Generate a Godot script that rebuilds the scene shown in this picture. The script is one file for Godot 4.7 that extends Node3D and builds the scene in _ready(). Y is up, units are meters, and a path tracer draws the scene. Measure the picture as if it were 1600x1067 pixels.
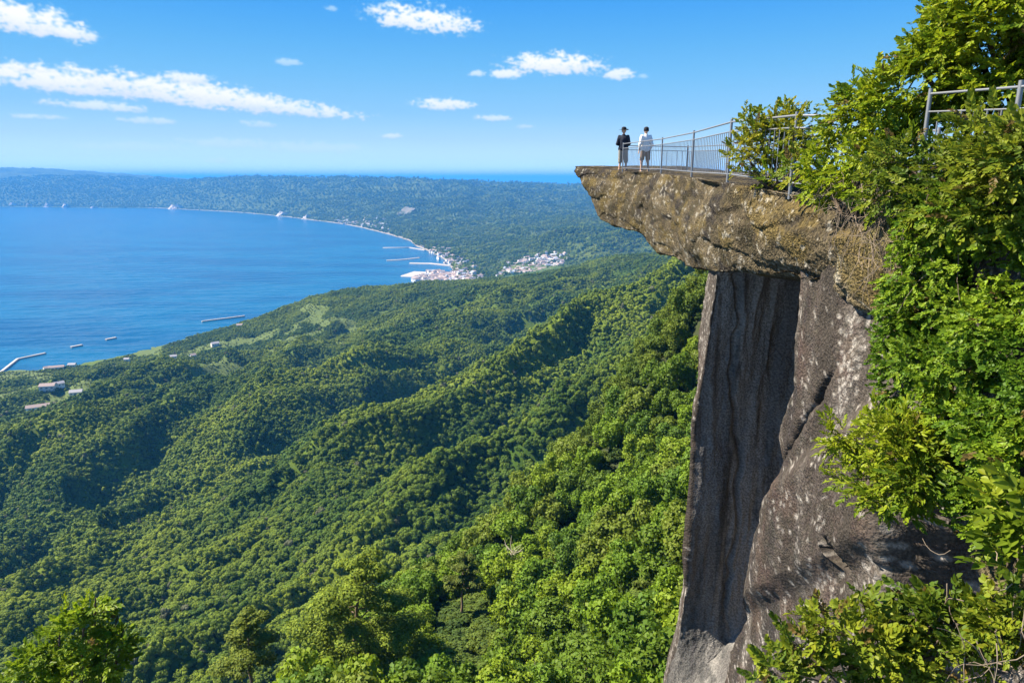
extends Node3D
# A rock slab jutting out over forested slopes, with a bay and far hills behind. Units are metres, y = 0 is the sea, north is -z.

const EYE := 320.0
const SUN := Vector3(-0.66, 0.73, -0.17)            # towards the sun

# Surveyed points of the mountain side: east, height of the ground, distance north.
const LAND := [[51.3, 283.7, 175], [38.6, 276.7, 160], [29.3, 272, 150], [20.4, 268.4, 138], [13.2, 265.9, 126], [8, 262.8, 112], [4.7, 260.7, 102], [2.5, 259.3, 96], [29.3, 277.8, 110], [22.3, 272.4, 112], [17.8, 283.8, 62], [14.4, 272.2, 88], [14.7, 281.7, 54], [10.1, 269, 74], [11.9, 281.3, 46], [6.7, 269.2, 62], [-1.7, 261.1, 82], [-2.9, 263.7, 66], [-10.8, 261.6, 72], [-13, 261.2, 66], [-20.2, 261.2, 66], [-26.8, 258.2, 68], [-37.1, 246.8, 70], [-48.3, 239.1, 70], [-117.1, 113.2, 290], [-164.7, 99.3, 310], [-79.7, 141, 250], [-45.3, 162.2, 240], [-20.7, 170.4, 250], [0, 165.3, 300], [-70.7, 135.2, 345], [-43, 138.1, 430], [0, 153.6, 450], [46, 170.8, 470], [69.8, 187.1, 480], [83, 209, 430], [129.3, 207.4, 520], [-130.6, 114.8, 430], [-161.8, 89.7, 390], [-245.6, 67, 390], [-246.1, 81.5, 330], [-134.8, 122.6, 250], [-176.6, 113.3, 250], [-258.2, 88, 300], [-323.7, 67.9, 385], [200.6, 210.4, 750], [148.1, 197.8, 735], [96.6, 183.8, 715], [46.5, 173.3, 695], [10.9, 162, 670], [-13.8, 155, 650], [-42.6, 149.6, 610], [-79.7, 141.9, 570], [-102.6, 140.4, 530], [-123.5, 139.4, 500], [-153, 127.8, 480], [250, 216.2, 760], [428.5, 216.2, 760], [-389.5, 46.3, 470], [-321.3, 57, 485], [-277.2, 58.5, 500], [-244.9, 67.2, 530], [-216.1, 80.7, 585], [-396, 60.6, 560], [-336.6, 72.4, 590], [-298.3, 79, 640], [-417.7, 53.3, 525], [-501.6, 64.1, 580], [-456.1, 81.1, 600], [-434.7, 89.8, 680], [-406.1, 85.4, 720], [-392.1, 85.9, 745], [-310.3, 79.8, 745], [-265.1, 79.8, 775], [-226.5, 76.3, 800], [-70.7, 92.3, 860], [-131.4, 100.8, 850], [-162.1, 108.3, 840], [-186.9, 104, 770], [-201.8, 96, 655], [-223, 90, 590], [0, 76.9, 960], [81.1, 92, 1060], [164.1, 123.5, 1080], [269.6, 154.7, 1100], [169.9, 134.6, 1200], [281.9, 157.3, 1200], [0, 109, 1150], [-229.5, 65.3, 1200], [-96.1, 86.9, 1000], [-278.9, 62.5, 960], [-387.7, 47.1, 1000], [-461.5, 50.8, 950], [-526.8, 48.2, 900], [-583.6, 44.1, 850], [-600.5, 40.3, 790], [-387.5, 41.7, 1150], [-360.7, 54.3, 880], [-648.2, 34.9, 760], [447.9, 163.4, 1500], [336.2, 157.9, 1500], [224.6, 145.3, 1500], [126.9, 118.5, 1500], [28.4, 101.6, 1510], [-87.8, 82.7, 1550], [-181.2, 75.3, 1600], [-302.5, 64.7, 1600], [-410.8, 63.5, 1550], [-496.8, 44.7, 1450], [-554.3, 28.2, 1380], [-587, 19.2, 1300], [-599.4, 10.6, 1230], [-621.9, 5, 1190], [-657.4, 5.5, 1170], [-702.6, 5, 1150], [-731.5, 6.8, 1090], [-765.2, 9.3, 1062], [-822.4, 8.1, 1055], [-893.2, 5, 1040], [699.4, 167.6, 1500], [0, 312, 8], [0, 303, 16], [-30, 300, 20], [30, 300, 16], [30, 292, 40], [-40, 262, 45], [-20, 288, 35], [0, 286, 30], [-15, 255, 95], [-60, 215, 95], [10, 258, 105], [-50, 180, 150], [20, 190, 170], [60, 210, 190], [-80, 225, 70], [-130, 190, 90], [-160, 140, 130], [90, 300, 60], [90, 320, 120], [140, 300, 200], [250, 235, 400], [400, 215, 700], [700, 175, 1500], [500, 150, 1100], [300, 120, 1000], [200, 130, 930], [150, 110, 890], [110, 95, 850], [20, 75, 800], [-30, 68, 745], [-85, 62, 690], [-125, 60, 640], [-170, 62, 600], [900, 60, 2500], [400, 20, 2100], [150, 15, 2150], [-60, 12, 2120], [500, 30, 2500], [0, 10, 2500], [-250, -20, 2000], [-400, -20, 1850], [-520, -15, 1650], [-640, -15, 1500], [-740, -12, 1380], [-820, -10, 1280], [-900, -10, 1200], [-1000, -10, 1150], [-800, -30, 1800], [-1200, -30, 1400], [-1300, -20, 900], [-600, -30, 2400], [-150, -15, 2150], [-180, -25, 2500], [-900, 20, 750], [-700, 60, 500], [-450, 90, 330], [-300, 140, 180], [9, 304, 7.9], [18.8, 303, 16.5], [45.1, 300, 39.6], [112.7, 295, 99], [300.5, 265, 264], [601, 240, 528], [1202, 190, 1056], [1878.2, 60, 1650], [-9, 305, 7.9], [-18.8, 298, 16.5], [-45.1, 270, 39.6], [-112.7, 170, 99], [-300.5, 60, 264], [-525.9, 40, 462], [-751.3, 15, 660], [-1126.9, -20, 990], [-1878.2, -30, 1650]]
# Shore of the bay: bearing, distance.
const COAST := [Vector2(-0.8348, 12251), Vector2(-0.7438, 11048), Vector2(-0.6346, 9981), Vector2(-0.5723, 9349), Vector2(-0.5392, 8960), Vector2(-0.4760, 8650), Vector2(-0.4316, 7947), Vector2(-0.3853, 7339), Vector2(-0.3373, 6573), Vector2(-0.2875, 5757), Vector2(-0.2362, 5043), Vector2(-0.2057, 4561), Vector2(-0.1792, 4115), Vector2(-0.1478, 3666), Vector2(-0.1372, 3313), Vector2(-0.1190, 3071), Vector2(-0.1026, 2838), Vector2(-0.0917, 2599), Vector2(-0.0854, 2396), Vector2(-0.0792, 2098), Vector2(-0.0567, 2044), Vector2(0.0500, 2150), Vector2(1.0000, 2150)]
# Heights of the land round the bay: east, height, distance north.
const FAR := [[-9348, 211, 9300], [-7648, 211, 9300], [-6794, 236, 9300], [-6279, 269, 9300], [-5939, 277, 9300], [-5521, 228, 9300], [-5187, 186, 9300], [-4978, 161, 9300], [-4675, 203, 9300], [-4106, 270, 9000], [-3450, 295, 8600], [-2877, 288, 8300], [-2363, 295, 8100], [-1734, 276, 7600], [-1333, 264, 7300], [-1102, 271, 7100], [-895, 247, 7000], [-640, 222, 7000], [-256, 210, 7000], [320, 203, 7000], [769, 191, 7000], [1281, 191, 7000], [2561, 203, 7000], [5757, 235, 7000], [-6930, 108, 8400], [-5696, 123, 8400], [-5006, 100, 8400], [-4507, 85, 8400], [-3530, 117, 7700], [-2405, 125, 6900], [-1434, 94, 6000], [-781, 85, 5300], [-287, 90, 5200], [248, 106, 5400], [596, 96, 5400], [1436, 90, 5200], [3351, 90, 5200], [-1132, 6, 5100], [-750, 16, 4500], [-398, 37, 4300], [-156, 36, 4200], [114, 58, 4100], [397, 77, 4300], [582, 74, 4200], [-326, 6, 3500], [-126, 27, 3400], [92, 65, 3300], [306, 96, 3300], [444, 102, 3200], [575, 92, 3100], [834, 107, 3000], [1666, 121, 3000], [-108, 7, 2900], [76, 53, 2700], [242, 80, 2600], [372, 103, 2500], [491, 111, 2400], [891, 127, 2400], [-133, 6, 2350], [0, 6, 2360], [135, 8, 2400], [211, 55, 2250], [322, 86, 2150], [-13974, 26, 15000], [-16359, 26, 17561], [-11575, 26, 16919], [-13551, 26, 19808], [-8917, 26, 18459], [-10439, 26, 21611], [-6058, 26, 19584], [-7092, 26, 22928], [-3063, 26, 20270], [-3587, 26, 23731], [0, 26, 20500], [0, 26, 24000], [3063, 26, 20270], [3587, 26, 23731], [7983, 26, 18882], [9346, 26, 22105], [14706, 26, 14282], [17217, 26, 16721], [-11496, 454, 11500], [-9402, 474, 11500], [-8359, 464, 11500], [-7941, 464, 11500], [-7424, 428, 11500], [-6908, 383, 11500], [-6285, 342, 11500], [-5661, 301, 11500], [-5038, 250, 11500], [-2845, 46, 11142], [-1148, 46, 11443], [0, 46, 11500], [1148, 46, 11443], [2845, 46, 11142], [5513, 46, 10092], [8250, 46, 8012], [-21812, 16, 23414], [-15342, 16, 28083], [-7917, 16, 31005], [0, 16, 32000], [9457, 16, 30571], [20615, 16, 24475]]

var names := {}
var rng := RandomNumberGenerator.new()
var M := {}


class Shape:
	var v := PackedVector3Array()
	var n := PackedVector3Array()
	var c := PackedColorArray()
	var i := PackedInt32Array()

	func point(p: Vector3, nn: Vector3, col := Color.WHITE) -> int:
		v.append(p)
		n.append(nn)
		c.append(col)
		return v.size() - 1

	func face(a: Vector3, b: Vector3, cc: Vector3, col := Color.WHITE, nn := Vector3.ZERO) -> void:
		var g := (cc - a).cross(b - a)
		if nn == Vector3.ZERO:
			nn = g.normalized()
		var k := v.size()
		point(a, nn, col)
		if g.dot(nn) < 0.0:
			point(cc, nn, col)
			point(b, nn, col)
		else:
			point(b, nn, col)
			point(cc, nn, col)
		i.append(k)
		i.append(k + 1)
		i.append(k + 2)

	func quad(a: Vector3, b: Vector3, cc: Vector3, d: Vector3, col := Color.WHITE, nn := Vector3.ZERO) -> void:
		face(a, b, cc, col, nn)
		face(a, cc, d, col, nn)

	func box(at: Vector3, size: Vector3, turn := 0.0, col := Color.WHITE) -> void:
		var b := Basis(Vector3.UP, turn)
		var h := size / 2.0
		for s in [-1.0, 1.0]:
			var x := b.x * h.x
			var y := b.y * h.y
			var z := b.z * h.z
			quad(at + x * s + y + z, at + x * s + y - z, at + x * s - y - z, at + x * s - y + z, col, b.x * s)
			quad(at + y * s + x + z, at + y * s + x - z, at + y * s - x - z, at + y * s - x + z, col, b.y * s)
			quad(at + z * s + x + y, at + z * s + x - y, at + z * s - x - y, at + z * s - x + y, col, b.z * s)

	# A tapered tube through points.
	func tube(path: Array, radii: Array, sides := 6, col := Color.WHITE) -> void:
		var first := v.size()
		var side := Vector3.RIGHT
		for k in path.size():
			var t: Vector3 = (path[mini(k + 1, path.size() - 1)] - path[maxi(k - 1, 0)]).normalized()
			side = (side - t * side.dot(t))
			if side.length() < 0.05:
				side = t.cross(Vector3(0.3, 0.2, 0.9))
			side = side.normalized()
			var up := t.cross(side)
			for s in sides:
				var a := TAU * s / sides
				var d := side * cos(a) + up * sin(a)
				point(path[k] + d * radii[k], d, col)
		for k in path.size() - 1:
			for s in sides:
				var a := first + k * sides + s
				var b := first + k * sides + (s + 1) % sides
				i.append_array([a, a + sides, b, b, a + sides, b + sides])
		for e in 2:
			var at: Vector3 = path[0] if e == 0 else path[path.size() - 1]
			var start := first if e == 0 else first + (path.size() - 1) * sides
			var t: Vector3 = (path[0] - path[1]).normalized() if e == 0 else (path[path.size() - 1] - path[path.size() - 2]).normalized()
			for s in sides:
				face(at, v[start + s], v[start + (s + 1) % sides], col, t)

	# A grid of points, row after row, with smooth normals on its outer side.
	func sheet(p: PackedVector3Array, wide: int, cols := PackedColorArray(), flip := false, closed := false) -> void:
		var first := v.size()
		var high := p.size() / wide
		v.append_array(p)
		if cols.size() == p.size():
			c.append_array(cols)
		else:
			var w := PackedColorArray()
			w.resize(p.size())
			w.fill(Color.WHITE)
			c.append_array(w)
		for r in high:
			for k in wide:
				var l := k - 1 if k > 0 else (wide - 2 if closed else 0)
				var rr := k + 1 if k < wide - 1 else (1 if closed else wide - 1)
				var a := p[r * wide + rr] - p[r * wide + l]
				var b := p[mini(r + 1, high - 1) * wide + k] - p[maxi(r - 1, 0) * wide + k]
				var m := b.cross(a).normalized()
				n.append(-m if flip else m)
		for r in high - 1:
			for k in wide - 1:
				var a := first + r * wide + k
				if flip:
					i.append_array([a, a + wide, a + 1, a + 1, a + wide, a + wide + 1])
				else:
					i.append_array([a, a + 1, a + wide, a + 1, a + wide + 1, a + wide])

	func mesh() -> ArrayMesh:
		var a := []
		a.resize(Mesh.ARRAY_MAX)
		a[Mesh.ARRAY_VERTEX] = v
		a[Mesh.ARRAY_NORMAL] = n
		a[Mesh.ARRAY_COLOR] = c
		a[Mesh.ARRAY_INDEX] = i
		var m := ArrayMesh.new()
		m.add_surface_from_arrays(Mesh.PRIMITIVE_TRIANGLES, a)
		return m


func numbered(called: String) -> String:
	names[called] = names.get(called, -1) + 1
	return called if names[called] == 0 else "%s_%03d" % [called, names[called]]


func tag(o: Node, label: String, category: String, group := "") -> Node:
	o.set_meta("label", label)
	o.set_meta("category", category)
	if group:
		o.set_meta("group", group)
	return o


func put(called: String, m: Mesh, mat: Material, parent: Node = null) -> MeshInstance3D:
	var o := MeshInstance3D.new()
	o.mesh = m
	o.material_override = mat
	o.name = called if parent else numbered(called)
	(parent if parent else self).add_child(o, true)
	return o


func setting(called: String, m: Mesh, mat: Material) -> MeshInstance3D:
	var o := put(called, m, mat)
	o.set_meta("kind", "structure")
	return o


func thing(called: String, at: Vector3, label: String, category: String, group := "") -> Node3D:
	var o := Node3D.new()
	o.name = numbered(called)
	add_child(o)
	o.position = at
	tag(o, label, category, group)
	return o


func copies(called: String, m: Mesh, mat: Material, where: Array, tints: PackedColorArray, parent: Node = null) -> MultiMeshInstance3D:
	var mm := MultiMesh.new()
	mm.transform_format = MultiMesh.TRANSFORM_3D
	mm.use_colors = true
	mm.mesh = m
	mm.instance_count = where.size()
	for k in where.size():
		mm.set_instance_transform(k, where[k])
		mm.set_instance_color(k, tints[k])
	var o := MultiMeshInstance3D.new()
	o.multimesh = mm
	o.material_override = mat
	o.name = called if parent else numbered(called)
	o.set_meta("kind", "stuff")
	(parent if parent else self).add_child(o, true)
	return o


func noise(s: int, wave: float, octaves := 4, kind := FastNoiseLite.FRACTAL_FBM) -> FastNoiseLite:
	var f := FastNoiseLite.new()
	f.noise_type = FastNoiseLite.TYPE_SIMPLEX_SMOOTH
	f.seed = s
	f.frequency = 1.0 / wave
	f.fractal_type = kind
	f.fractal_octaves = octaves
	return f


func lin(r: float, g: float, b: float) -> Color:
	return Color(r, g, b).linear_to_srgb()


func grain(s: int, wave: float, size: int, octaves: int, stops: Array, normal := 0.0) -> NoiseTexture2D:
	var t := NoiseTexture2D.new()
	t.width = size
	t.height = size
	t.seamless = true
	t.noise = noise(s, wave, octaves)
	if normal > 0.0:
		t.as_normal_map = true
		t.bump_strength = normal
	elif stops.size():
		var g := Gradient.new()
		var offs := PackedFloat32Array()
		var cols := PackedColorArray()
		for e in stops:
			offs.append(e[0])
			cols.append(e[1])
		g.offsets = offs
		g.colors = cols
		t.color_ramp = g
	return t


func paint(called: String, c: Color, rough := 0.85, vertex := true) -> StandardMaterial3D:
	var m := StandardMaterial3D.new()
	m.resource_name = called
	m.albedo_color = c
	m.roughness = rough
	m.vertex_color_use_as_albedo = vertex
	m.metallic_specular = 0.3
	return m


func leaf_paint(called: String, through: float, rough := 0.6) -> StandardMaterial3D:
	var m := paint(called, Color.WHITE, rough)
	m.cull_mode = BaseMaterial3D.CULL_DISABLED
	m.backlight_enabled = true
	m.backlight = lin(through, through, through)
	return m


func make_materials() -> void:
	M.canopy = leaf_paint("canopy_leaves", 0.5, 0.75)
	M.leaf = leaf_paint("leaves", 0.85, 0.5)
	M.ground = paint("forest_floor", Color.WHITE, 0.95)
	var far := paint("far_woods", Color.WHITE, 0.95)
	far.albedo_texture = grain(15, 22.0, 1024, 4, [[0.0, Color(0.5, 0.5, 0.5)], [0.5, Color(0.78, 0.78, 0.78)], [1.0, Color(1, 1, 1)]])
	far.uv1_triplanar = true
	far.uv1_world_triplanar = true
	far.uv1_scale = Vector3(0.0022, 0.0022, 0.0022)
	far.heightmap_enabled = true
	far.heightmap_texture = far.albedo_texture
	far.heightmap_scale = 700.0
	M.far = far
	M.bark = paint("bark", Color.WHITE, 0.9)
	M.plain = paint("plain", Color.WHITE, 0.8)
	M.metal = paint("galvanised_steel", lin(0.22, 0.23, 0.24), 0.5, false)
	M.metal.metallic = 0.6
	var sea := paint("sea_water", lin(0.005, 0.075, 0.15), 0.22, false)
	sea.metallic_specular = 0.32
	sea.albedo_texture = grain(11, 190.0, 1024, 5, [[0.0, Color(0.6, 0.7, 0.8)], [0.42, Color(0.84, 0.88, 0.92)], [0.6, Color(0.97, 0.98, 0.98)], [1.0, Color(1, 1, 1)]])  # dark wind streaks, really uneven sky reflection, painted into the water colour
	sea.uv1_triplanar = true
	sea.uv1_world_triplanar = true
	sea.uv1_scale = Vector3(0.00022, 0.00022, 0.0008)
	sea.normal_enabled = true
	sea.normal_texture = grain(12, 40.0, 1024, 5, [], 6.0)
	sea.normal_scale = 0.25
	M.sea = sea


# ---------------------------------------------------------------- sky

func sky_color(up: float) -> Color:
	var stops := [[0.0, Color8(255, 255, 255)], [0.3, Color8(255, 255, 255)], [0.8, Color8(231, 255, 255)], [1.5, Color8(206, 233, 237)], [3, Color8(175, 209, 230)], [5, Color8(140, 191, 227)], [8, Color8(110, 177, 225)], [10.5, Color8(88, 164, 223)], [13, Color8(68, 151, 223)], [25, Color8(55, 134, 214)], [50, Color8(45, 113, 199)], [90, Color8(40, 100, 186)]]
	for k in stops.size() - 1:
		if up <= stops[k + 1][0]:
			return stops[k][1].lerp(stops[k + 1][1], (up - stops[k][0]) / (stops[k + 1][0] - stops[k][0]))
	return stops[-1][1]


func make_sky() -> Image:
	var w := 4096
	var h := 2048
	var im := Image.create(w, h, false, Image.FORMAT_RGB8)
	for y in h:
		var up := 90.0 - (y + 0.5) / h * 180.0
		im.fill_rect(Rect2i(0, y, w, 1), sky_color(maxf(up, 0.0)))
	var puff := noise(21, 1.9, 5)
	var wisp := noise(22, 1.2, 5)
	# bearing, height above the horizon, half width, half height, tilt, thickness
	var clouds := [[-33.71, 9.8, 4.14, 1.13, -0.14, 1], [-30.97, 9.33, 1.8, 0.41, -0.08, 0.9], [-6.92, 11.56, 4.79, 1.06, -0.06, 1], [-10.28, 12.28, 1.16, 0.37, 0, 0.6], [-13.68, 12.22, 0.62, 0.21, 0, 0.5], [3.27, 8.52, 4.56, 0.91, -0.02, 1], [-0.51, 7.84, 1.34, 0.43, 0, 0.9], [8.42, 7.75, 1.38, 0.48, 0, 0.9], [-2.77, 7.92, 0.75, 0.27, 0, 0.7], [10.25, 7.62, 0.53, 0.21, 0, 0.4], [-31.37, 6.22, 6.76, 0.99, -0.05, 1], [-23.93, 5.79, 7.29, 1.07, -0.1, 1], [-17.78, 5.21, 6.61, 0.66, -0.1, 0.9], [-24.23, 6.9, 1.94, 0.48, 0, 0.9], [-34.28, 6.95, 0.96, 0.26, 0, 0.8], [-32.65, 6.89, 0.71, 0.22, 0, 0.7], [-30.06, 4.82, 3.44, 0.37, -0.04, 0.75], [-33.47, 3.96, 1.76, 0.18, 0, 0.5], [-27.02, 3.97, 2.13, 0.28, 0, 0.5], [-17.08, 8.38, 1.02, 0.26, 0, 0.5], [-19.71, 3.96, 1.51, 0.3, 0, 0.4], [-5.59, 5.59, 2.94, 0.48, -0.02, 0.9], [-1.54, 4.65, 1.72, 0.27, 0, 0.7], [1.13, 4.01, 0.97, 0.16, 0, 0.4], [-9.69, 3.23, 1.06, 0.21, 0, 0.6], [-22.3, 2.49, 3.46, 0.44, 0, 0.25], [-15.63, 2.25, 4.64, 0.52, 0, 0.22], [-22.63, 1.24, 1.23, 0.25, 0, 0.3], [-28.43, 2.14, 4.68, 0.37, 0, 0.15]]
	rng.seed = 77
	for k in 46:
		var az := rng.randf_range(40.0, 320.0)
		var el := rng.randf_range(3.0, 34.0)
		var hw := rng.randf_range(1.0, 6.0) * (1.0 + el / 25.0)
		clouds.append([az, el, hw, hw * rng.randf_range(0.12, 0.3), rng.randf_range(-0.06, 0.06), rng.randf_range(0.5, 1.0)])
	for cl in clouds:
		var cx: float = cl[0]
		var cy: float = cl[1]
		var x0 := int(cx / 360.0 * w - cl[2] * 1.5 / 360.0 * w)
		var x1 := int(cx / 360.0 * w + cl[2] * 1.5 / 360.0 * w)
		var y0 := int((90.0 - cy - cl[3] * 2.0 - cl[2] * absf(cl[4]) * 1.5) / 180.0 * h)
		var y1 := int((90.0 - cy + cl[3] * 2.0 + cl[2] * absf(cl[4]) * 1.5) / 180.0 * h)
		for y in range(maxi(y0, 0), mini(y1, h / 2 - 4)):
			var el := 90.0 - (y + 0.5) / h * 180.0
			for x in range(x0, x1):
				var az := (x + 0.5) / w * 360.0
				var dx: float = (az - cx) / cl[2]
				var dy: float = (el - cy - (az - cx) * cl[4]) / cl[3]
				if absf(dx) > 1.45 or absf(dy) > 1.9:
					continue
				var lump := puff.get_noise_2d(az * 1.1 + cy * 7.0, el * 2.6) * 0.66 + wisp.get_noise_2d(az * 2.6, el * 5.0 + cx) * 0.5
				var flat := dy * (1.25 if dy < 0.0 else 0.8)
				var d: float = 1.0 - dx * dx * 0.95 - flat * flat + lump * 1.25
				var a: float = smoothstep(0.0, 0.85, d) ** 1.15 * cl[5]
				if a <= 0.004:
					continue
				var body := Color8(238, 238, 238).lerp(Color8(190, 204, 222), clampf(0.45 - dy * 0.55 - d * 0.3 + lump * 0.3, 0.0, 0.75))
				var px := posmod(x, w)
				im.set_pixel(px, y, im.get_pixel(px, y).lerp(body, a))
	return im


func make_light() -> void:
	var cam := Camera3D.new()
	cam.name = "camera"
	cam.position = Vector3(0, EYE, 0)
	cam.rotation_degrees = Vector3(-13.44, 0, 0)
	cam.fov = 53.13
	cam.near = 0.05
	cam.far = 150000.0
	cam.current = true
	add_child(cam)
	var sun := DirectionalLight3D.new()
	sun.name = "sun"
	sun.light_color = Color(1.0, 0.955, 0.88)
	sun.light_energy = 1.6
	sun.light_angular_distance = 0.5
	sun.shadow_enabled = true
	sun.directional_shadow_max_distance = 3000.0
	sun.basis = Basis.looking_at(-SUN.normalized())
	add_child(sun)
	var e := Environment.new()
	e.background_mode = Environment.BG_SKY
	var sky := Sky.new()
	var m := PanoramaSkyMaterial.new()
	m.panorama = ImageTexture.create_from_image(make_sky())
	sky.sky_material = m
	e.sky = sky
	e.background_energy_multiplier = 0.391
	e.tonemap_mode = Environment.TONE_MAPPER_LINEAR
	e.tonemap_exposure = 3.2
	e.fog_enabled = true
	e.fog_density = 0.000078
	e.fog_light_color = lin(0.075, 0.38, 0.95)
	e.sdfgi_enabled = true
	e.ssao_enabled = true
	e.ssil_enabled = true
	var w := WorldEnvironment.new()
	w.name = "environment"
	w.environment = e
	add_child(w)


# ---------------------------------------------------------------- land

const AZ := 1.0
const R0 := 2.2
const GA := 150
const GR := 170
const DR := 0.034
var field := PackedFloat32Array()
var spur := noise(31, 175.0, 3, FastNoiseLite.FRACTAL_RIDGED)
var rough := noise(32, 60.0, 4)
var patch := noise(33, 210.0, 3)
var far_field := PackedFloat32Array()
const FR0 := 7.4
const FR := 110
const FDR := 0.029


# Smooth interpolation of scattered heights, done on bearing and log distance.
func interpolate(given: Array, az_count: int, r0: float, r_count: int, dr: float, soft: float) -> PackedFloat32Array:
	var n := given.size()
	var px := PackedFloat64Array()
	var py := PackedFloat64Array()
	var rows := []
	for g in given:
		px.append(atan2(g[0], g[2]))
		py.append(log(Vector2(g[0], g[2]).length()))
	for a in n:
		var row := PackedFloat64Array()
		row.resize(n + 1)
		for b in n:
			row[b] = sqrt((px[a] - px[b]) ** 2 + (py[a] - py[b]) ** 2 + soft)
		row[n] = (given[a][1] - EYE) / exp(py[a])
		rows.append(row)
	for a in n:
		var best := a
		for b in range(a + 1, n):
			if absf(rows[b][a]) > absf(rows[best][a]):
				best = b
		var t = rows[a]
		rows[a] = rows[best]
		rows[best] = t
		var ra: PackedFloat64Array = rows[a]
		for b in range(a + 1, n):
			var rb: PackedFloat64Array = rows[b]
			var f := rb[a] / ra[a]
			if f != 0.0:
				for k in range(a, n + 1):
					rb[k] -= f * ra[k]
			rows[b] = rb
	var weight := PackedFloat64Array()
	weight.resize(n)
	for a in range(n - 1, -1, -1):
		var s: float = rows[a][n]
		for b in range(a + 1, n):
			s -= rows[a][b] * weight[b]
		weight[a] = s / rows[a][a]
	var out := PackedFloat32Array()
	out.resize(az_count * r_count)
	for j in r_count:
		var y := r0 + j * dr
		for k in az_count:
			var x := -AZ + 2.0 * AZ * k / (az_count - 1)
			var s := 0.0
			for b in n:
				var dx := x - px[b]
				var dy := y - py[b]
				s += weight[b] * sqrt(dx * dx + dy * dy + soft)
			out[j * az_count + k] = s
	return out


func sampled(f: PackedFloat32Array, az_count: int, r0: float, r_count: int, dr: float, az: float, lr: float) -> float:
	var x := clampf((az + AZ) / (2.0 * AZ) * (az_count - 1), 0.0, az_count - 1.001)
	var y := clampf((lr - r0) / dr, 0.0, r_count - 1.001)
	var a := int(x)
	var b := int(y)
	x -= a
	y -= b
	var k := b * az_count + a
	return lerpf(lerpf(f[k], f[k + 1], x), lerpf(f[k + az_count], f[k + az_count + 1], x), y)


func smoothly(f: PackedFloat32Array, az_count: int, r0: float, r_count: int, dr: float, az: float, lr: float) -> float:
	var x := clampf((az + AZ) / (2.0 * AZ) * (az_count - 1), 1.0, az_count - 2.001)
	var y := clampf((lr - r0) / dr, 1.0, r_count - 2.001)
	var a := int(x)
	var b := int(y)
	x -= a
	y -= b
	var k := (b - 1) * az_count + a
	var row := PackedFloat32Array()
	for j in 4:
		row.append(cubic_interpolate(f[k], f[k + 1], f[k - 1], f[k + 2], x))
		k += az_count
	return cubic_interpolate(row[1], row[2], row[0], row[3], y)


# Height of the mountain side.
func land(x: float, z: float) -> float:
	var r := sqrt(x * x + z * z)
	var h := EYE + r * sampled(field, GA, R0, GR, DR, atan2(x, -z), log(r))
	var wild := smoothstep(110.0, 320.0, r)
	# spurs run down to the south-west, on the western hill straight down to the south
	var west := smoothstep(-180.0, -330.0, x)
	var bend := rough.get_noise_2d(x * 0.6, z * 0.6) * 22.0
	var ribs := 0.0
	if west < 1.0:
		ribs = spur.get_noise_2d(x * 0.61 + z * 0.79 + bend, (x * 0.79 - z * 0.61) * 0.3) * (1.0 - west)
	if west > 0.0:
		ribs += spur.get_noise_2d(x + z * 0.15 + bend + 700.0, z * 0.3) * west
	h += wild * (ribs * 36.0 - 4.0) * clampf(h / 60.0, 0.0, 1.0) * lerpf(1.0, 0.35, smoothstep(1150.0, 1450.0, r))
	h += rough.get_noise_2d(x, z) * (0.6 + 2.2 * wild)
	return minf(h, 318.0)


func coast(az: float) -> float:
	for k in COAST.size() - 1:
		if az <= COAST[k + 1].x:
			return lerpf(COAST[k].y, COAST[k + 1].y, clampf((az - COAST[k].x) / (COAST[k + 1].x - COAST[k].x), 0.0, 1.0))
	return COAST[-1].y


var hills := noise(34, 800.0, 3, FastNoiseLite.FRACTAL_RIDGED)
var shore_wobble := noise(35, 260.0, 4)

func far_land(x: float, z: float) -> float:
	var r := sqrt(x * x + z * z)
	var az := atan2(x, -z)
	var d := r - coast(az) - shore_wobble.get_noise_2d(x, z) * 40.0
	var h := EYE + r * smoothly(far_field, GA, FR0, FR, FDR, az, log(r))
	h = maxf(h, 4.0)
	var grow := smoothstep(60.0, 900.0, d)
	h = lerpf(minf(h, 6.0), h, grow) + grow * (hills.get_noise_2d(x, z) * 0.9 - 0.15) * clampf(h * 0.6, 0.0, 110.0) * lerpf(1.0, 0.55, smoothstep(5500.0, 9000.0, r))
	return lerpf(-8.0, maxf(h, 2.5), smoothstep(-30.0, 25.0, d))


func green(x: float, z: float, k: float) -> Color:
	var p := patch.get_noise_2d(x, z) * 0.7 + rough.get_noise_2d(x * 0.7 + 500.0, z * 0.7) * 0.4 + patch.get_noise_2d((x * 0.61 + z * 0.79) * 3.0, (x * 0.79 - z * 0.61) * 0.8 + 300.0) * 0.6
	var c := Color(0.070, 0.132, 0.012).lerp(Color(0.22, 0.28, 0.018), clampf(0.42 + p * 0.95 + k, 0.0, 1.0))
	return c


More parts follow.
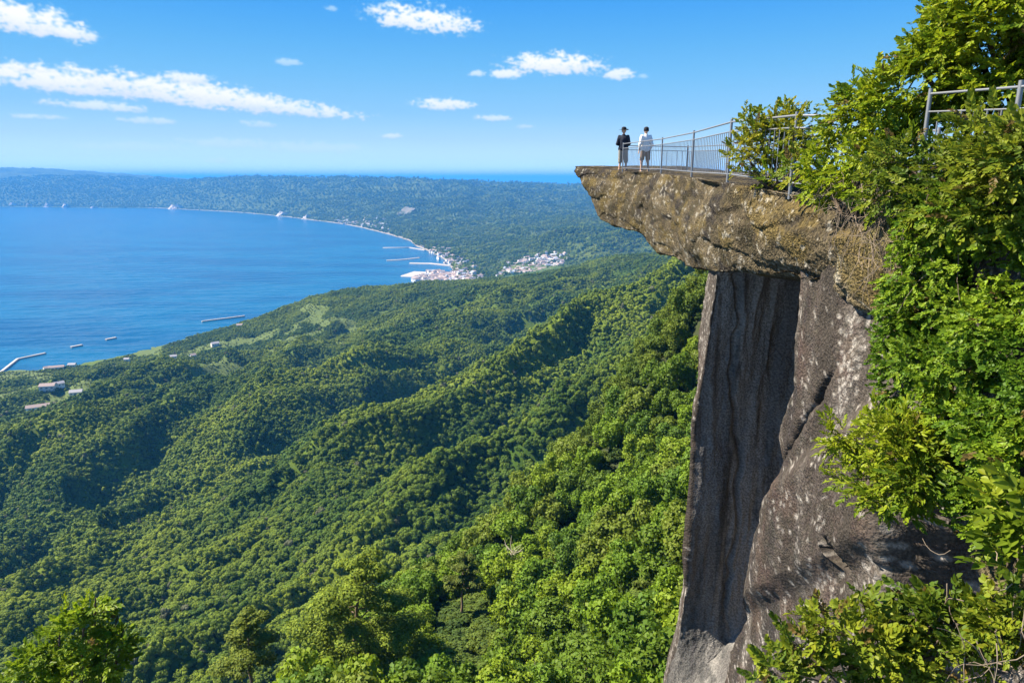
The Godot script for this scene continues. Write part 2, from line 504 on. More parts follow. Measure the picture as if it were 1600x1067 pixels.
func make_land() -> void:
	field = interpolate(LAND, GA, R0, GR, DR, 0.0016)
	far_field = interpolate(FAR, GA, FR0, FR, FDR, 0.0009)
	print("land solved ", Time.get_ticks_msec())
	var s := Shape.new()
	var p := PackedVector3Array()
	var c := PackedColorArray()
	var wide := 330
	var high := 340
	for j in high:
		var r := exp(lerpf(2.3, 7.85, float(j) / (high - 1)))
		for k in wide:
			var az := lerpf(-0.85, 0.85, float(k) / (wide - 1))
			var x := r * sin(az)
			var z := -r * cos(az)
			var y := land(x, z)
			p.append(Vector3(x, y, z))
			var meadow: float = patch.get_noise_2d(x * 1.7 + 900.0, z * 1.7)
			p[p.size() - 1].y += smoothstep(190.0, 260.0, r) * 0.6 * smoothstep(1.0, 6.0, y)
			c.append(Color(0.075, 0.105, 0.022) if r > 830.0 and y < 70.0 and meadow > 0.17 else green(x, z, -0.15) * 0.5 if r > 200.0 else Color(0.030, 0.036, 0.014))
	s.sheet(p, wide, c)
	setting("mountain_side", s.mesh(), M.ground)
	s = Shape.new()
	p = PackedVector3Array()
	c = PackedColorArray()
	wide = 380
	high = 240
	for j in high:
		var t := pow(float(j) / (high - 1), 1.5)
		for k in wide:
			var az := lerpf(-0.85, 0.95, float(k) / (wide - 1))
			var d0 := coast(az) - 80.0
			var r := d0 * exp(t * log(34000.0 / d0))
			var x := r * sin(az)
			var z := -r * cos(az)
			var y := far_land(x, z)
			p.append(Vector3(x, y, z))
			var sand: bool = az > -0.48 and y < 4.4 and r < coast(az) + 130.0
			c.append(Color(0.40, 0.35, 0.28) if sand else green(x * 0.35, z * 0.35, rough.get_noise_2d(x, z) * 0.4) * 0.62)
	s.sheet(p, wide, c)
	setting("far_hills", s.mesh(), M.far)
	s = Shape.new()
	p = PackedVector3Array([Vector3(-70000, 0, -90000), Vector3(70000, 0, -90000), Vector3(-70000, 0, 500), Vector3(70000, 0, 500)])
	s.sheet(p, 2, PackedColorArray(), true)
	setting("sea", s.mesh(), M.sea)
	print("land ", Time.get_ticks_msec())


# ---------------------------------------------------------------- trees

# A crown of leaf clumps round several lobes; its size is about 1 m in radius.
func crown(sd: int, lobes: int, faces: int, size: float, tall := 1.0, spread := 0.55, crisp := 0.38) -> ArrayMesh:
	rng.seed = sd
	var s := Shape.new()
	var at := [Vector3(0, 0.1, 0)]
	var rad := [0.6]
	for k in lobes:
		var a := rng.randf() * TAU
		var d := sqrt(rng.randf()) * spread
		at.append(Vector3(cos(a) * d, rng.randf_range(-0.25, 0.62) * tall, sin(a) * d))
		rad.append(rng.randf_range(0.24, 0.46))
	var made := 0
	while made < faces:
		var l := rng.randi() % at.size()
		var dir := Vector3(rng.randfn(), rng.randfn() + 0.35, rng.randfn()).normalized()
		var p: Vector3 = at[l] + dir * rad[l] * rng.randf_range(0.82 - maxf(crisp - 0.5, 0.0), 1.06 + maxf(crisp - 0.5, 0.0) * 1.3)
		var buried := false
		for m in at.size():
			if m != l and p.distance_to(at[m]) < rad[m] * 0.8:
				buried = true
				break
		if buried and rng.randf() < 0.9:
			continue
		var nn := (dir + Vector3(rng.randfn(), rng.randfn() + 0.4, rng.randfn()) * crisp).normalized()
		var a := nn.cross(Vector3(rng.randfn(), rng.randfn(), rng.randfn())).normalized()
		var b := nn.cross(a)
		var q := size * rng.randf_range(0.6, 1.3)
		var g := rng.randf_range(0.75, 1.25)
		var col := Color(g * rng.randf_range(0.9, 1.12), g, g * rng.randf_range(0.8, 1.1))
		var soft := (nn * 0.8 + dir * 0.22 / crisp).normalized()
		var lift := nn * q * 0.3
		s.quad(p + a * q - lift, p + b * q * 0.7, p - a * q * 0.9 - lift, p - b * q * 0.75, col, soft)
		made += 1
	return s.mesh()


var shown_cache := {}
# Whether a point lies within the lens's view, with some margin.
func in_sight(p: Vector3, margin := 1.06) -> bool:
	var q := (p - Vector3(0, EYE, 0)).rotated(Vector3.RIGHT, deg_to_rad(13.44))
	return q.z < 0.0 and absf(q.x / q.z) < 0.75 * margin and absf(q.y / q.z) < 0.5 * margin


func make_forest() -> void:
	var far_kinds := []
	var mid_kinds := []
	for k in 6:
		far_kinds.append(crown(100 + k, 7 + k % 3, 190, 0.2, [0.8, 1.1, 1.5, 1.0, 1.9, 1.3][k], [0.7, 0.55, 0.5, 0.62, 0.35, 0.6][k]))
		mid_kinds.append(crown(200 + k, 9 + k % 4, 900, 0.1, [0.8, 1.1, 1.5, 1.0, 2.1, 1.3][k], [0.7, 0.55, 0.5, 0.62, 0.3, 0.6][k], 0.5))
	var where := []
	var tint := []
	for k in 12:
		where.append([])
		tint.append(PackedColorArray())
	rng.seed = 5
	var sprinkle := func(step: float, r_min: float, r_max: float, base: int, size: float, far: bool):
		var x0 := -r_max * 0.72
		var x := x0
		while x < r_max * 0.76:
			var z := -r_max
			while z < -r_min * 0.6:
				var px := x + rng.randf() * step
				var pz := z + rng.randf() * step
				z += step
				var r := sqrt(px * px + pz * pz)
				if r < r_min or r > r_max or absf(atan2(px, -pz)) > 0.73:
					continue
				var y: float = far_land(px, pz) if far else land(px, pz)
				if y < 3.5:
					continue
				var meadow: float = patch.get_noise_2d(px * 1.7 + 900.0, pz * 1.7)
				var k := base + rng.randi() % 6
				var q := size * (0.55 + 0.85 * rng.randf() ** 1.6)
				var open := r > 830.0 and y < 70.0 and meadow > 0.17
				if open:
					if rng.randf() < 0.55:
						continue
					q *= 0.5
				var e := 7.0
				var up := Vector3.UP
				if not far:
					up = (Vector3(y - land(px + e, pz), e, y - land(px, pz + e)).normalized() * 0.85 + Vector3.UP * 0.15).normalized()
				var side := up.cross(Vector3(cos(px * 9.0), 0.0, sin(pz * 7.0))).normalized()
				var tall := q * rng.randf_range(0.55, 0.95)
				where[k].append(Transform3D(Basis(side * q, up * tall, side.cross(up) * q), Vector3(px, y, pz) + up * (tall * 0.4 + 0.6)))
				var c := green(px, pz, rng.randfn() * 0.17)
				if open:
					c = c.lerp(Color(0.14, 0.17, 0.03), 0.6)
				if rng.randf() < 0.015:
					c = Color(0.13, 0.14, 0.07)
				tint[k].append(c)
			x += step
	sprinkle.call(2.6, 185.0, 480.0, 6, 2.6, false)
	sprinkle.call(3.1, 480.0, 1750.0, 0, 2.9, false)
	sprinkle.call(11.0, 2150.0, 4000.0, 0, 7.5, true)
	sprinkle.call(18.0, 4000.0, 6500.0, 0, 10.0, true)
	sprinkle.call(30.0, 6500.0, 12500.0, 0, 13.0, true)
	print("sprinkled ", Time.get_ticks_msec())
	var total := 0
	for k in 12:
		var mesh: Mesh = far_kinds[k] if k < 6 else mid_kinds[k - 6]
		copies("forest", mesh, M.canopy, where[k], tint[k])
		total += where[k].size()
	print("forest ", total, " ", Time.get_ticks_msec())


# ---------------------------------------------------------------- rock

# Front edge of the slab from its root to its tip: top edge, lower edge.
const SLAB := [[Vector3(4.20, 319.64, -8.60), Vector3(4.08, 318.54, -8.60)], [Vector3(4.16, 319.69, -9.20), Vector3(4.08, 318.50, -9.20)], [Vector3(4.11, 319.74, -9.70), Vector3(4.08, 318.46, -9.70)], [Vector3(4.06, 319.79, -10.50), Vector3(4.05, 318.40, -10.50)], [Vector3(4.01, 319.86, -11.70), Vector3(3.97, 318.29, -11.70)], [Vector3(4.00, 319.93, -13.40), Vector3(3.94, 318.14, -13.40)], [Vector3(4.43, 320.04, -17.70), Vector3(4.32, 317.81, -17.70)], [Vector3(4.75, 320.15, -23.00), Vector3(4.55, 317.80, -23.00)], [Vector3(4.66, 320.24, -25.60), Vector3(4.40, 318.02, -25.60)], [Vector3(4.37, 320.29, -28.60), Vector3(4.10, 318.13, -28.60)], [Vector3(3.85, 320.42, -30.30), Vector3(3.72, 318.33, -30.30)], [Vector3(3.40, 320.51, -31.20), Vector3(3.46, 319.18, -31.20)], [Vector3(3.12, 320.55, -31.80), Vector3(3.23, 319.68, -31.80)], [Vector3(2.89, 320.53, -32.20), Vector3(3.02, 320.13, -32.20)]]

var big := noise(41, 2.6, 3)
var mid := noise(42, 0.75, 4, FastNoiseLite.FRACTAL_RIDGED)
var fine := noise(43, 0.22, 4)
var stain := noise(44, 1.3, 4)
var lichen := noise(45, 0.9, 5)
var facet := FastNoiseLite.new()


func rock_paint(called: String, s: int, relief: float, low: float) -> StandardMaterial3D:
	var m := paint(called, Color.WHITE, 0.92)
	m.metallic_specular = 0.22
	m.albedo_texture = grain(s, 34.0, 1024, 5, [[0.0, Color(low, low, low)], [0.36, Color(low, low, low).lerp(Color.WHITE, 0.4)], [0.52, Color(low, low, low).lerp(Color.WHITE, 0.7)], [0.64, Color(1, 1, 1)], [1.0, Color(1, 1, 1)]])
	m.uv1_triplanar = true
	m.uv1_world_triplanar = true
	m.uv1_scale = Vector3(0.55, 0.55, 0.55)
	m.heightmap_enabled = true
	m.heightmap_texture = grain(s + 1, 26.0, 1024, 5, [])
	m.heightmap_scale = relief
	return m


func pushed(p: PackedVector3Array, wide: int, closed: bool, amount: Callable) -> PackedVector3Array:
	var s := Shape.new()
	s.sheet(p, wide, PackedColorArray(), false, closed)
	var q := PackedVector3Array()
	q.resize(p.size())
	for k in p.size():
		q[k] = p[k] + s.n[k] * float(amount.call(p[k], s.n[k]))
	if closed:
		for r in p.size() / wide:
			q[r * wide + wide - 1] = q[r * wide]
	return q


func ochre(p: Vector3, up: float) -> Color:
	var a := stain.get_noise_3d(p.x, p.y, p.z)
	var b := lichen.get_noise_3d(p.x * 1.0, p.y * 1.0, p.z * 0.55)
	var f := fine.get_noise_3d(p.x, p.y, p.z)
	var c := Color(0.078, 0.063, 0.038).lerp(Color(0.172, 0.138, 0.083), clampf(0.35 + a * 1.3, 0.0, 1.0))
	c = c.lerp(Color(0.052, 0.045, 0.037), smoothstep(0.1, 0.4, lichen.get_noise_3d(p.x + 30.0, p.y * 1.5, p.z * 0.5) + up * 0.18 + f * 0.3))
	c = c.lerp(Color(0.175, 0.130, 0.045), smoothstep(0.05, 0.4, b + f * 0.3) * 0.7)
	c = c.lerp(Color(0.42, 0.39, 0.32), smoothstep(0.3, 0.44, f + a * 0.25) * 0.7)
	return c


func spline(a: Vector3, b: Vector3, c: Vector3, d: Vector3, t: float) -> Vector3:
	return b.cubic_interpolate(c, a, d, t)


# Beds that step back and joints that cut the face of the slab.
func cracked(q: Vector3) -> float:
	var wob := big.get_noise_3d(q.x, q.y, q.z) * 0.5 + mid.get_noise_3d(q.x * 0.4, q.y * 0.4, q.z * 0.4) * 0.12
	var bed := (q.y - EYE) * 1.25 + q.z * 0.035 + wob
	var depth := 0.045 * smoothstep(0.6, 1.0, bed - floorf(bed))
	for j in [[12.2, 0.55], [15.1, -0.35], [19.5, 0.8], [24.0, -0.6], [27.6, 0.5]]:
		var d: float = absf(-q.z - j[0] - (q.y - EYE + 1.0) * j[1] + wob * 0.9)
		depth += 0.1 * (1.0 - smoothstep(0.03, 0.13, d)) * smoothstep(-0.3, 0.2, stain.get_noise_2d(q.z, q.y))
	return depth


func make_slab() -> void:
	facet.noise_type = FastNoiseLite.TYPE_CELLULAR
	facet.seed = 9
	facet.frequency = 1.0 / 1.5
	facet.cellular_return_type = FastNoiseLite.RETURN_DISTANCE2_SUB
	var n := SLAB.size()
	var wide := 110
	var rows := 460
	var p := PackedVector3Array()
	for r in rows:
		var t := float(r) / (rows - 1) * (n - 1)
		var k := mini(int(t), n - 2)
		t -= k
		var top := spline(SLAB[maxi(k - 1, 0)][0], SLAB[k][0], SLAB[k + 1][0], SLAB[mini(k + 2, n - 1)][0], t)
		var low := spline(SLAB[maxi(k - 1, 0)][1], SLAB[k][1], SLAB[k + 1][1], SLAB[mini(k + 2, n - 1)][1], t)
		var close := clampf(float(rows - 1 - r) / 10.0, 0.0, 1.0)
		var back := Vector3(4.4, 0, 0.4) * sqrt(close)
		var base := r * wide
		for e in wide - 1:
			var f := float(e) / (wide - 1)
			var q: Vector3
			if f < 0.52:                                    # front face
				var s := f / 0.52
				q = top.lerp(low, s) + Vector3(-0.22 * sin(s * PI), 0, 0) * close
			elif f < 0.68:                                  # underside
				var s := (f - 0.52) / 0.16
				q = low + back * s + Vector3(0, 0.1 * s - 0.15 * sin(s * PI), 0)
			elif f < 0.76:                                  # far side
				var s := (f - 0.68) / 0.08
				q = (low + back + Vector3(0, 0.1, 0)).lerp(top + back, s)
			else:                                           # top
				var s := (f - 0.76) / 0.24
				q = (top + back).lerp(top, s)
			p.append(q)
		p.append(p[base])
	p = pushed(p, wide, true, func(q: Vector3, nn: Vector3) -> float:
		var calm := 1.0 - 0.85 * smoothstep(0.55, 0.9, nn.y)
		return calm * (big.get_noise_3d(q.x * 0.6, q.y * 0.9, q.z * 0.5) * 0.24 + facet.get_noise_3d(q.x * 0.5, q.y * 0.7, q.z * 0.35) * 0.12 + mid.get_noise_3d(q.x * 0.5, q.y * 0.8, q.z * 0.35) * 0.05 + fine.get_noise_3d(q.x, q.y, q.z) * 0.03) + fine.get_noise_3d(q.x * 2.2, q.y * 2.2, q.z * 2.2) * 0.02 - (cracked(q) if nn.x < -0.2 else 0.0))
	var c := PackedColorArray()
	for q in p:
		c.append(ochre(q, clampf((q.y - EYE + 0.9) * 0.9, -1.0, 1.0)))
	var s := Shape.new()
	s.sheet(p, wide, c, false, true)
	var o := put("rock_slab", s.mesh(), M.rock)
	tag(o, "long lichen-stained rock slab jutting out from the cliff over the valley", "rock")


func step(y: float, e: Array) -> float:
	for k in e.size() - 1:
		if y >= e[k + 1][0]:
			return lerpf(e[k][1], e[k + 1][1], clampf((y - e[k][0]) / (e[k + 1][0] - e[k][0]), 0.0, 1.0))
	return e[-1][1]


func make_wall() -> void:
	var per := [130, 22, 24, 120, 34, 20]
	var wide := 351
	var high := 360
	var p := PackedVector3Array()
	var c := PackedColorArray()
	# height below the eye -> distance of the buttress's far edge, of the arete beyond the chimney, and its place across
	var edge := [[-1.0, 9.9], [-1.8, 9.85], [-2.95, 9.63], [-3.9, 10.05], [-4.4, 9.7], [-5.1, 10.2], [-6.4, 10.5], [-7.75, 10.9], [-9.0, 11.4], [-20.0, 12.0]]
	var far_ := [[-1.0, 13.2], [-5.0, 13.7], [-9.0, 13.7], [-11.0, 14.3], [-13.5, 15.4], [-20.0, 17.0]]
	var out := [[-1.0, 4.08], [-2.0, 4.03], [-5.0, 3.85], [-9.0, 3.92], [-12.0, 4.0], [-20.0, 4.0]]
	for r in high:
		var y := lerpf(-1.1, -20.0, float(r) / (high - 1))
		var wob := big.get_noise_2d(y * 0.8, 3.0) * 0.3
		var d1 := step(y + wob, edge)
		var d2 := step(y, far_)
		var x2 := step(y, out)
		var shut := smoothstep(-7.0, -12.4, y)
		var front := 4.18 - 0.2 * smoothstep(-7.0, -12.0, y)
		var plan := [Vector2(front, 3.0), Vector2(front, d1), Vector2(lerpf(7.0, lerpf(front, x2, 0.4), shut), lerpf(d1 + 0.7, lerpf(d1, d2, 0.4), shut)), Vector2(lerpf(6.85, lerpf(front, x2, 0.7), shut), lerpf(13.9, lerpf(d1, d2, 0.7), shut)), Vector2(x2, d2), Vector2(x2 + 0.32 + 0.25 * smoothstep(-3.0, -5.5, y), d2 + 1.7), Vector2(12.0, 24.0)]
		var row := []
		for g in 6:
			for k in per[g]:
				row.append(plan[g].lerp(plan[g + 1], float(k) / per[g]))
		row.append(plan[6])
		for pass_ in 5:
			var was := row.duplicate()
			for k in range(1, wide - 1):
				row[k] = (was[k - 1] + was[k] * 2.0 + was[k + 1]) / 4.0
		for q in row:
			var x: float = q.x
			var d: float = q.y
			var yy := y
			if d < d1:
				yy += 1.0 * smoothstep(8.6, 7.4, d) * float(high - 1 - r) / (high - 1)
				# a ledge, a slanting crack and a dark hole in the buttress
				x -= 0.2 * smoothstep(0.0, 0.5, 1.2 - absf(yy + 4.9 + (d - 9.0) * 0.9))
				var crack := absf(yy + 3.75 + (d - 9.4) * 1.5 + wob * 0.6)
				x += 0.2 * (1.0 - smoothstep(0.03, 0.12, crack)) * smoothstep(8.3, 8.9, d)
				var hole := Vector2((d - 7.75) / 0.27, (yy + 4.6 - (d - 7.75) * 0.25) / 0.1).length()
				x += 0.45 * (1.0 - smoothstep(0.45, 1.0, hole))
				x += 1.2 * (1.0 - smoothstep(6.3, 7.0, d - (yy + 4.0) * 0.12)) * smoothstep(-2.4, -3.6, yy)
			p.append(Vector3(x, EYE + yy, -d))
	p = pushed(p, wide, false, func(q: Vector3, nn: Vector3) -> float:
		var flute := 0.0
		if nn.z < -0.5 and q.y > EYE - 11.0:                # the cut face: upright flutes, a ledge, split joints
			flute = stain.get_noise_3d(q.x * 1.1, q.y * 0.1, 3.0) * 0.2 + mid.get_noise_3d(q.x * 0.8, q.y * 0.12, 8.0) * 0.1
			flute -= 0.12 * smoothstep(0.2, 0.0, absf(q.x - 4.75 + (q.y - EYE + 5.0) * 0.06 + big.get_noise_1d(q.y) * 0.3) / 0.45)
			flute += 0.05 * smoothstep(-5.6, -5.9, q.y - EYE + big.get_noise_1d(q.x * 1.5) * 0.9)
		return -flute * smoothstep(EYE - 11.0, EYE - 8.5, q.y) - (big.get_noise_3d(q.x, q.y * 0.4, q.z) * 0.13 + mid.get_noise_3d(q.x, q.y * 0.3, q.z) * 0.04 + fine.get_noise_3d(q.x, q.y * 0.6, q.z) * 0.024 + fine.get_noise_3d(q.x * 2.3, q.y * 1.8, q.z * 2.3) * 0.012))
	var number := -1
	for q in p:
		number += 1
		var f := fine.get_noise_3d(q.x * 1.2, q.y * 1.2, q.z * 1.2)
		var ff := fine.get_noise_3d(q.x * 3.1, q.y * 2.6, q.z * 3.1)
		var streak := stain.get_noise_3d(q.x * 1.5, q.y * 0.12, q.z * 1.5)
		var blot := lichen.get_noise_3d(q.x, q.y * 0.5, q.z)
		var col := Color(0.054, 0.044, 0.036).lerp(Color(0.108, 0.094, 0.080), clampf(0.42 + streak * 1.7 + f * 0.35, 0.0, 1.0))
		col = col.lerp(Color(0.045, 0.040, 0.036), smoothstep(0.08, 0.4, lichen.get_noise_3d(q.x * 1.7 + 9.0, q.y * 0.1, q.z * 1.7) + f * 0.25) * 0.8)
		col = col.lerp(Color(0.095, 0.066, 0.052), smoothstep(0.1, 0.4, blot) * 0.5)
		col = col.lerp(Color(0.36, 0.33, 0.29), smoothstep(0.27, 0.42, ff + streak * 0.35) * 0.8)
		# the old quarry cut between buttress and arete is barer, greyer stone, its colour lightened in place of missing skylight
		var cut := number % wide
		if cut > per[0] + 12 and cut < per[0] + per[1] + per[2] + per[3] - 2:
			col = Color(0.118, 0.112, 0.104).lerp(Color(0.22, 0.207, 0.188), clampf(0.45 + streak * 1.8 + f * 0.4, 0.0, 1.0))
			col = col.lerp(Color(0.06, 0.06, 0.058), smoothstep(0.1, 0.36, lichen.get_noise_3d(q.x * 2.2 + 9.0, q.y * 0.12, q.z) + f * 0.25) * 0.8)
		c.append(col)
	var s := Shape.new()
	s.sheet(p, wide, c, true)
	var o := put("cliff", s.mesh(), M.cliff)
	tag(o, "tall weathered grey cliff face with a deep shaded chimney under the jutting slab", "cliff")


func boulder(label: String, at: Vector3, size: Vector3, turn: Vector3, mossy: float) -> void:
	var wide := 120
	var high := 70
	var p := PackedVector3Array()
	var b := Basis.from_euler(turn)
	for r in high:
		var v := PI * float(r) / (high - 1)
		for k in wide:
			var u := TAU * float(k) / (wide - 1)
			var d := Vector3(cos(u) * sin(v), cos(v), sin(u) * sin(v))
			var sq := Vector3(signf(d.x) * absf(d.x) ** 0.5, signf(d.y) * absf(d.y) ** 0.5, signf(d.z) * absf(d.z) ** 0.5)
			p.append(at + b * (sq * size))
	p = pushed(p, wide, true, func(q: Vector3, _n: Vector3) -> float:
		return big.get_noise_3d(q.x * 1.8, q.y * 1.8, q.z * 1.8) * 0.3 + mid.get_noise_3d(q.x, q.y, q.z) * 0.07 + fine.get_noise_3d(q.x, q.y, q.z) * 0.03)
	var c := PackedColorArray()
	for q in p:
		var col := ochre(q, 0.0)
		c.append(col.lerp(Color(0.13, 0.13, 0.045), smoothstep(0.0, 0.3, lichen.get_noise_3d(q.x * 1.4, q.y * 1.4, q.z + 5.0)) * mossy))
	var s := Shape.new()
	s.sheet(p, wide, c, false, true)
	tag(put("boulder", s.mesh(), M.rock), label, "rock")


func make_rocks() -> void:
	M.rock = rock_paint("ochre_rock", 51, 5.0, 0.4)
	M.cliff = rock_paint("grey_rock", 61, 2.2, 0.62)
	make_slab()
	make_wall()
	boulder("mossy brown boulder wedged against the root of the jutting slab", Vector3(4.75, EYE - 1.0, -7.75), Vector3(0.8, 0.62, 1.05), Vector3(0.1, 0.2, 0.12), 0.35)
	boulder("dark rounded boulder bulging under the hanging vines", Vector3(4.75, EYE - 3.05, -5.15), Vector3(0.75, 0.42, 0.95), Vector3(0.25, 0.0, 0.1), 0.2)
	# earth on top of the ridge, behind the railing
	var p := PackedVector3Array()
	var c := PackedColorArray()
	for r in 40:
		for k in 30:
			var d := lerpf(2.5, 13.5, r / 39.0)
			var x := lerpf(4.15, 16.0, k / 29.0)
			var y := -0.36 - 0.25 * (1.0 - smoothstep(4.1, 4.6, x)) + big.get_noise_2d(x, d) * 0.12 + (x - 4.2) * 0.02 * (13.5 - d) * 0.2
			p.append(Vector3(x, EYE + y, -d))
			c.append(Color(0.09, 0.07, 0.045).lerp(Color(0.06, 0.075, 0.025), clampf(0.5 + stain.get_noise_2d(x, d), 0.0, 1.0)))
	var s := Shape.new()
	s.sheet(p, 30, c)
	setting("ridge_earth", s.mesh(), M.ground)
	print("rocks ", Time.get_ticks_msec())


# ---------------------------------------------------------------- railings

const RAIL_FRONT := [Vector3(4.46, 320.24, -28.40), Vector3(4.83, 320.13, -22.80), Vector3(4.50, 320.00, -17.60), Vector3(4.09, 319.92, -13.30), Vector3(4.10, 319.78, -10.30), Vector3(4.40, 319.64, -8.70)]
const RAIL_BACK := [Vector3(4.75, 320.22, -29.40), Vector3(7.20, 320.15, -29.00), Vector3(7.30, 320.00, -24.00), Vector3(7.25, 319.95, -19.00), Vector3(7.00, 319.80, -14.50), Vector3(6.90, 319.65, -11.50)]
const RAIL_PATH := [Vector3(4.18, 319.72, -7.20), Vector3(4.12, 319.62, -5.85), Vector3(4.10, 319.59, -4.90)]

var rod: CylinderMesh

func bar(called: String, a: Vector3, b: Vector3, radius: float, parent: Node3D) -> void:
	var o := MeshInstance3D.new()
	o.mesh = rod
	o.material_override = M.metal
	o.name = called
	parent.add_child(o, true)
	var y := b - a
	var x := y.cross(Vector3(0.2, 0.1, 1.0)).normalized()
	var z := x.cross(y.normalized())
	o.transform = Transform3D(Basis(x * radius, y, z * radius), (a + b) / 2.0 - parent.position)


# Posts on the given feet; two upper rails, a lower rail and upright bars between them.
func railing(feet: Array, label: String, post: float, high: float, thick := 1.0) -> void:
	var t := thing("railing", feet[0], label, "railing")
	for k in feet.size():
		var f: Vector3 = feet[k]
		bar("post", f - Vector3(0, 0.08, 0), f + Vector3(0, high + 0.05, 0), post, t)
		if k == 0:
			continue
		var e: Vector3 = feet[k - 1]
		for h in [[high, 0.017], [high - 0.17, 0.012], [0.16, 0.012]]:
			bar("rail", e + Vector3(0, h[0], 0), f + Vector3(0, h[0], 0), h[1] * thick, t)
		var count := int(round(e.distance_to(f) / 0.2))
		for j in range(1, count):
			var q := e.lerp(f, float(j) / count)
			bar("baluster", q + Vector3(0, 0.16, 0), q + Vector3(0, high - 0.17, 0), 0.007, t)


func make_railings() -> void:
	rod = CylinderMesh.new()
	rod.top_radius = 1.0
	rod.bottom_radius = 1.0
	rod.height = 1.0
	rod.radial_segments = 8
	rod.rings = 0
	railing(RAIL_FRONT, "grey steel railing along the near edge of the slab, in front of both people", 0.026, 1.1)
	railing(RAIL_BACK, "grey steel railing along the far edge of the slab, behind both people", 0.028, 1.1)
	railing(RAIL_PATH, "grey steel railing overgrown by leafy branches at the upper right", 0.021, 1.1, 0.7)


# ---------------------------------------------------------------- people

# Tapered bones joined smoothly and meshed as surface nets.
func flesh(s: Shape, bones: Array, cell: float, blend: float, col: Color, low := -9.0, high := 9.0) -> void:
	var lo := Vector3(99, 99, 99)
	var hi := -lo
	for b in bones:
		for e in 2:
			var r: float = b[2 + e]
			lo = lo.min(b[e] - Vector3(r, r, r))
			hi = hi.max(b[e] + Vector3(r, r, r))
	lo -= Vector3.ONE * cell * 2.0
	hi += Vector3.ONE * cell * 2.0
	lo.y = maxf(lo.y, low - cell * 2.0)
	hi.y = minf(hi.y, high + cell * 2.0)
	var nx := int((hi.x - lo.x) / cell) + 2
	var ny := int((hi.y - lo.y) / cell) + 2
	var nz := int((hi.z - lo.z) / cell) + 2
	var f := PackedFloat32Array()
	f.resize(nx * ny * nz)
	f.fill(0.5)
	for b in bones:
		var a: Vector3 = b[0]
		var ab: Vector3 = b[1] - a
		var ll := maxf(ab.length_squared(), 1e-9)
		var squash: float = b[4] if b.size() > 4 else 1.0
		var most := maxf(b[2], b[3]) + blend + cell * 3.0
		var l0: Vector3 = ((a.min(b[1]) - Vector3.ONE * most - lo) / cell).max(Vector3.ZERO)
		var l1: Vector3 = ((a.max(b[1]) + Vector3.ONE * most - lo) / cell).min(Vector3(nx - 1, ny - 1, nz - 1))
		for z in range(int(l0.z), int(l1.z) + 1):
			for y in range(int(l0.y), int(l1.y) + 1):
				var k := (z * ny + y) * nx
				for x in range(int(l0.x), int(l1.x) + 1):
					var p := lo + Vector3(x, y, z) * cell - a
					var t := clampf(p.dot(ab) / ll, 0.0, 1.0)
					var q := p - ab * t
					q.z /= squash
					var d := q.length() - lerpf(b[2], b[3], t)
					var o := f[k + x]
					var hh := clampf(0.5 + 0.5 * (o - d) / blend, 0.0, 1.0)
					f[k + x] = lerpf(o, d, hh) - blend * hh * (1.0 - hh)
	for z in nz:
		for y in ny:
			var py := lo.y + y * cell
			var cut := maxf(low - py, py - high)
			if cut > -cell * 2.0:
				for x in nx:
					var k := (z * ny + y) * nx + x
					f[k] = maxf(f[k], cut)
	var ids := {}
	var steps := [0, 1, nx, nx + 1, nx * ny, nx * ny + 1, nx * ny + nx, nx * ny + nx + 1]
	for z in nz - 1:
		for y in ny - 1:
			for x in nx - 1:
				var k := (z * ny + y) * nx + x
				var inside := 0
				for st in steps:
					if f[k + st] < 0.0:
						inside += 1
				if inside == 0 or inside == 8:
					continue
				var sum := Vector3.ZERO
				var cnt := 0
				for e in [[0, 1], [2, 3], [4, 5], [6, 7], [0, 2], [1, 3], [4, 6], [5, 7], [0, 4], [1, 5], [2, 6], [3, 7]]:
					var va := f[k + steps[e[0]]]
					var vb := f[k + steps[e[1]]]
					if (va < 0.0) != (vb < 0.0):
						var t := va / (va - vb)
						var pa := Vector3(e[0] & 1, (e[0] >> 1) & 1, e[0] >> 2)
						var pb := Vector3(e[1] & 1, (e[1] >> 1) & 1, e[1] >> 2)
						sum += pa.lerp(pb, t)
						cnt += 1
				var g := Vector3(f[k + 1] - f[k] + f[k + 1 + nx] - f[k + nx], f[k + nx] - f[k] + f[k + nx + 1] - f[k + 1], f[k + nx * ny] - f[k] + f[k + nx * ny + nx + 1] - f[k + nx + 1])
				ids[k] = s.point(lo + (Vector3(x, y, z) + sum / cnt) * cell, g.normalized(), col)
	var axes := [[1, nx, nx * ny], [nx, nx * ny, 1], [nx * ny, 1, nx]]
	for k in ids:
		for ax in axes:
			var va := f[k]
			var vb := f[k + ax[0]]
			if (va < 0.0) == (vb < 0.0):
				continue
			var q := [ids.get(k), ids.get(k - ax[1]), ids.get(k - ax[1] - ax[2]), ids.get(k - ax[2])]
			if q.has(null):
				continue
			if va < 0.0:
				s.i.append_array([q[0], q[3], q[2], q[0], q[2], q[1]])
			else:
				s.i.append_array([q[0], q[1], q[2], q[0], q[2], q[3]])


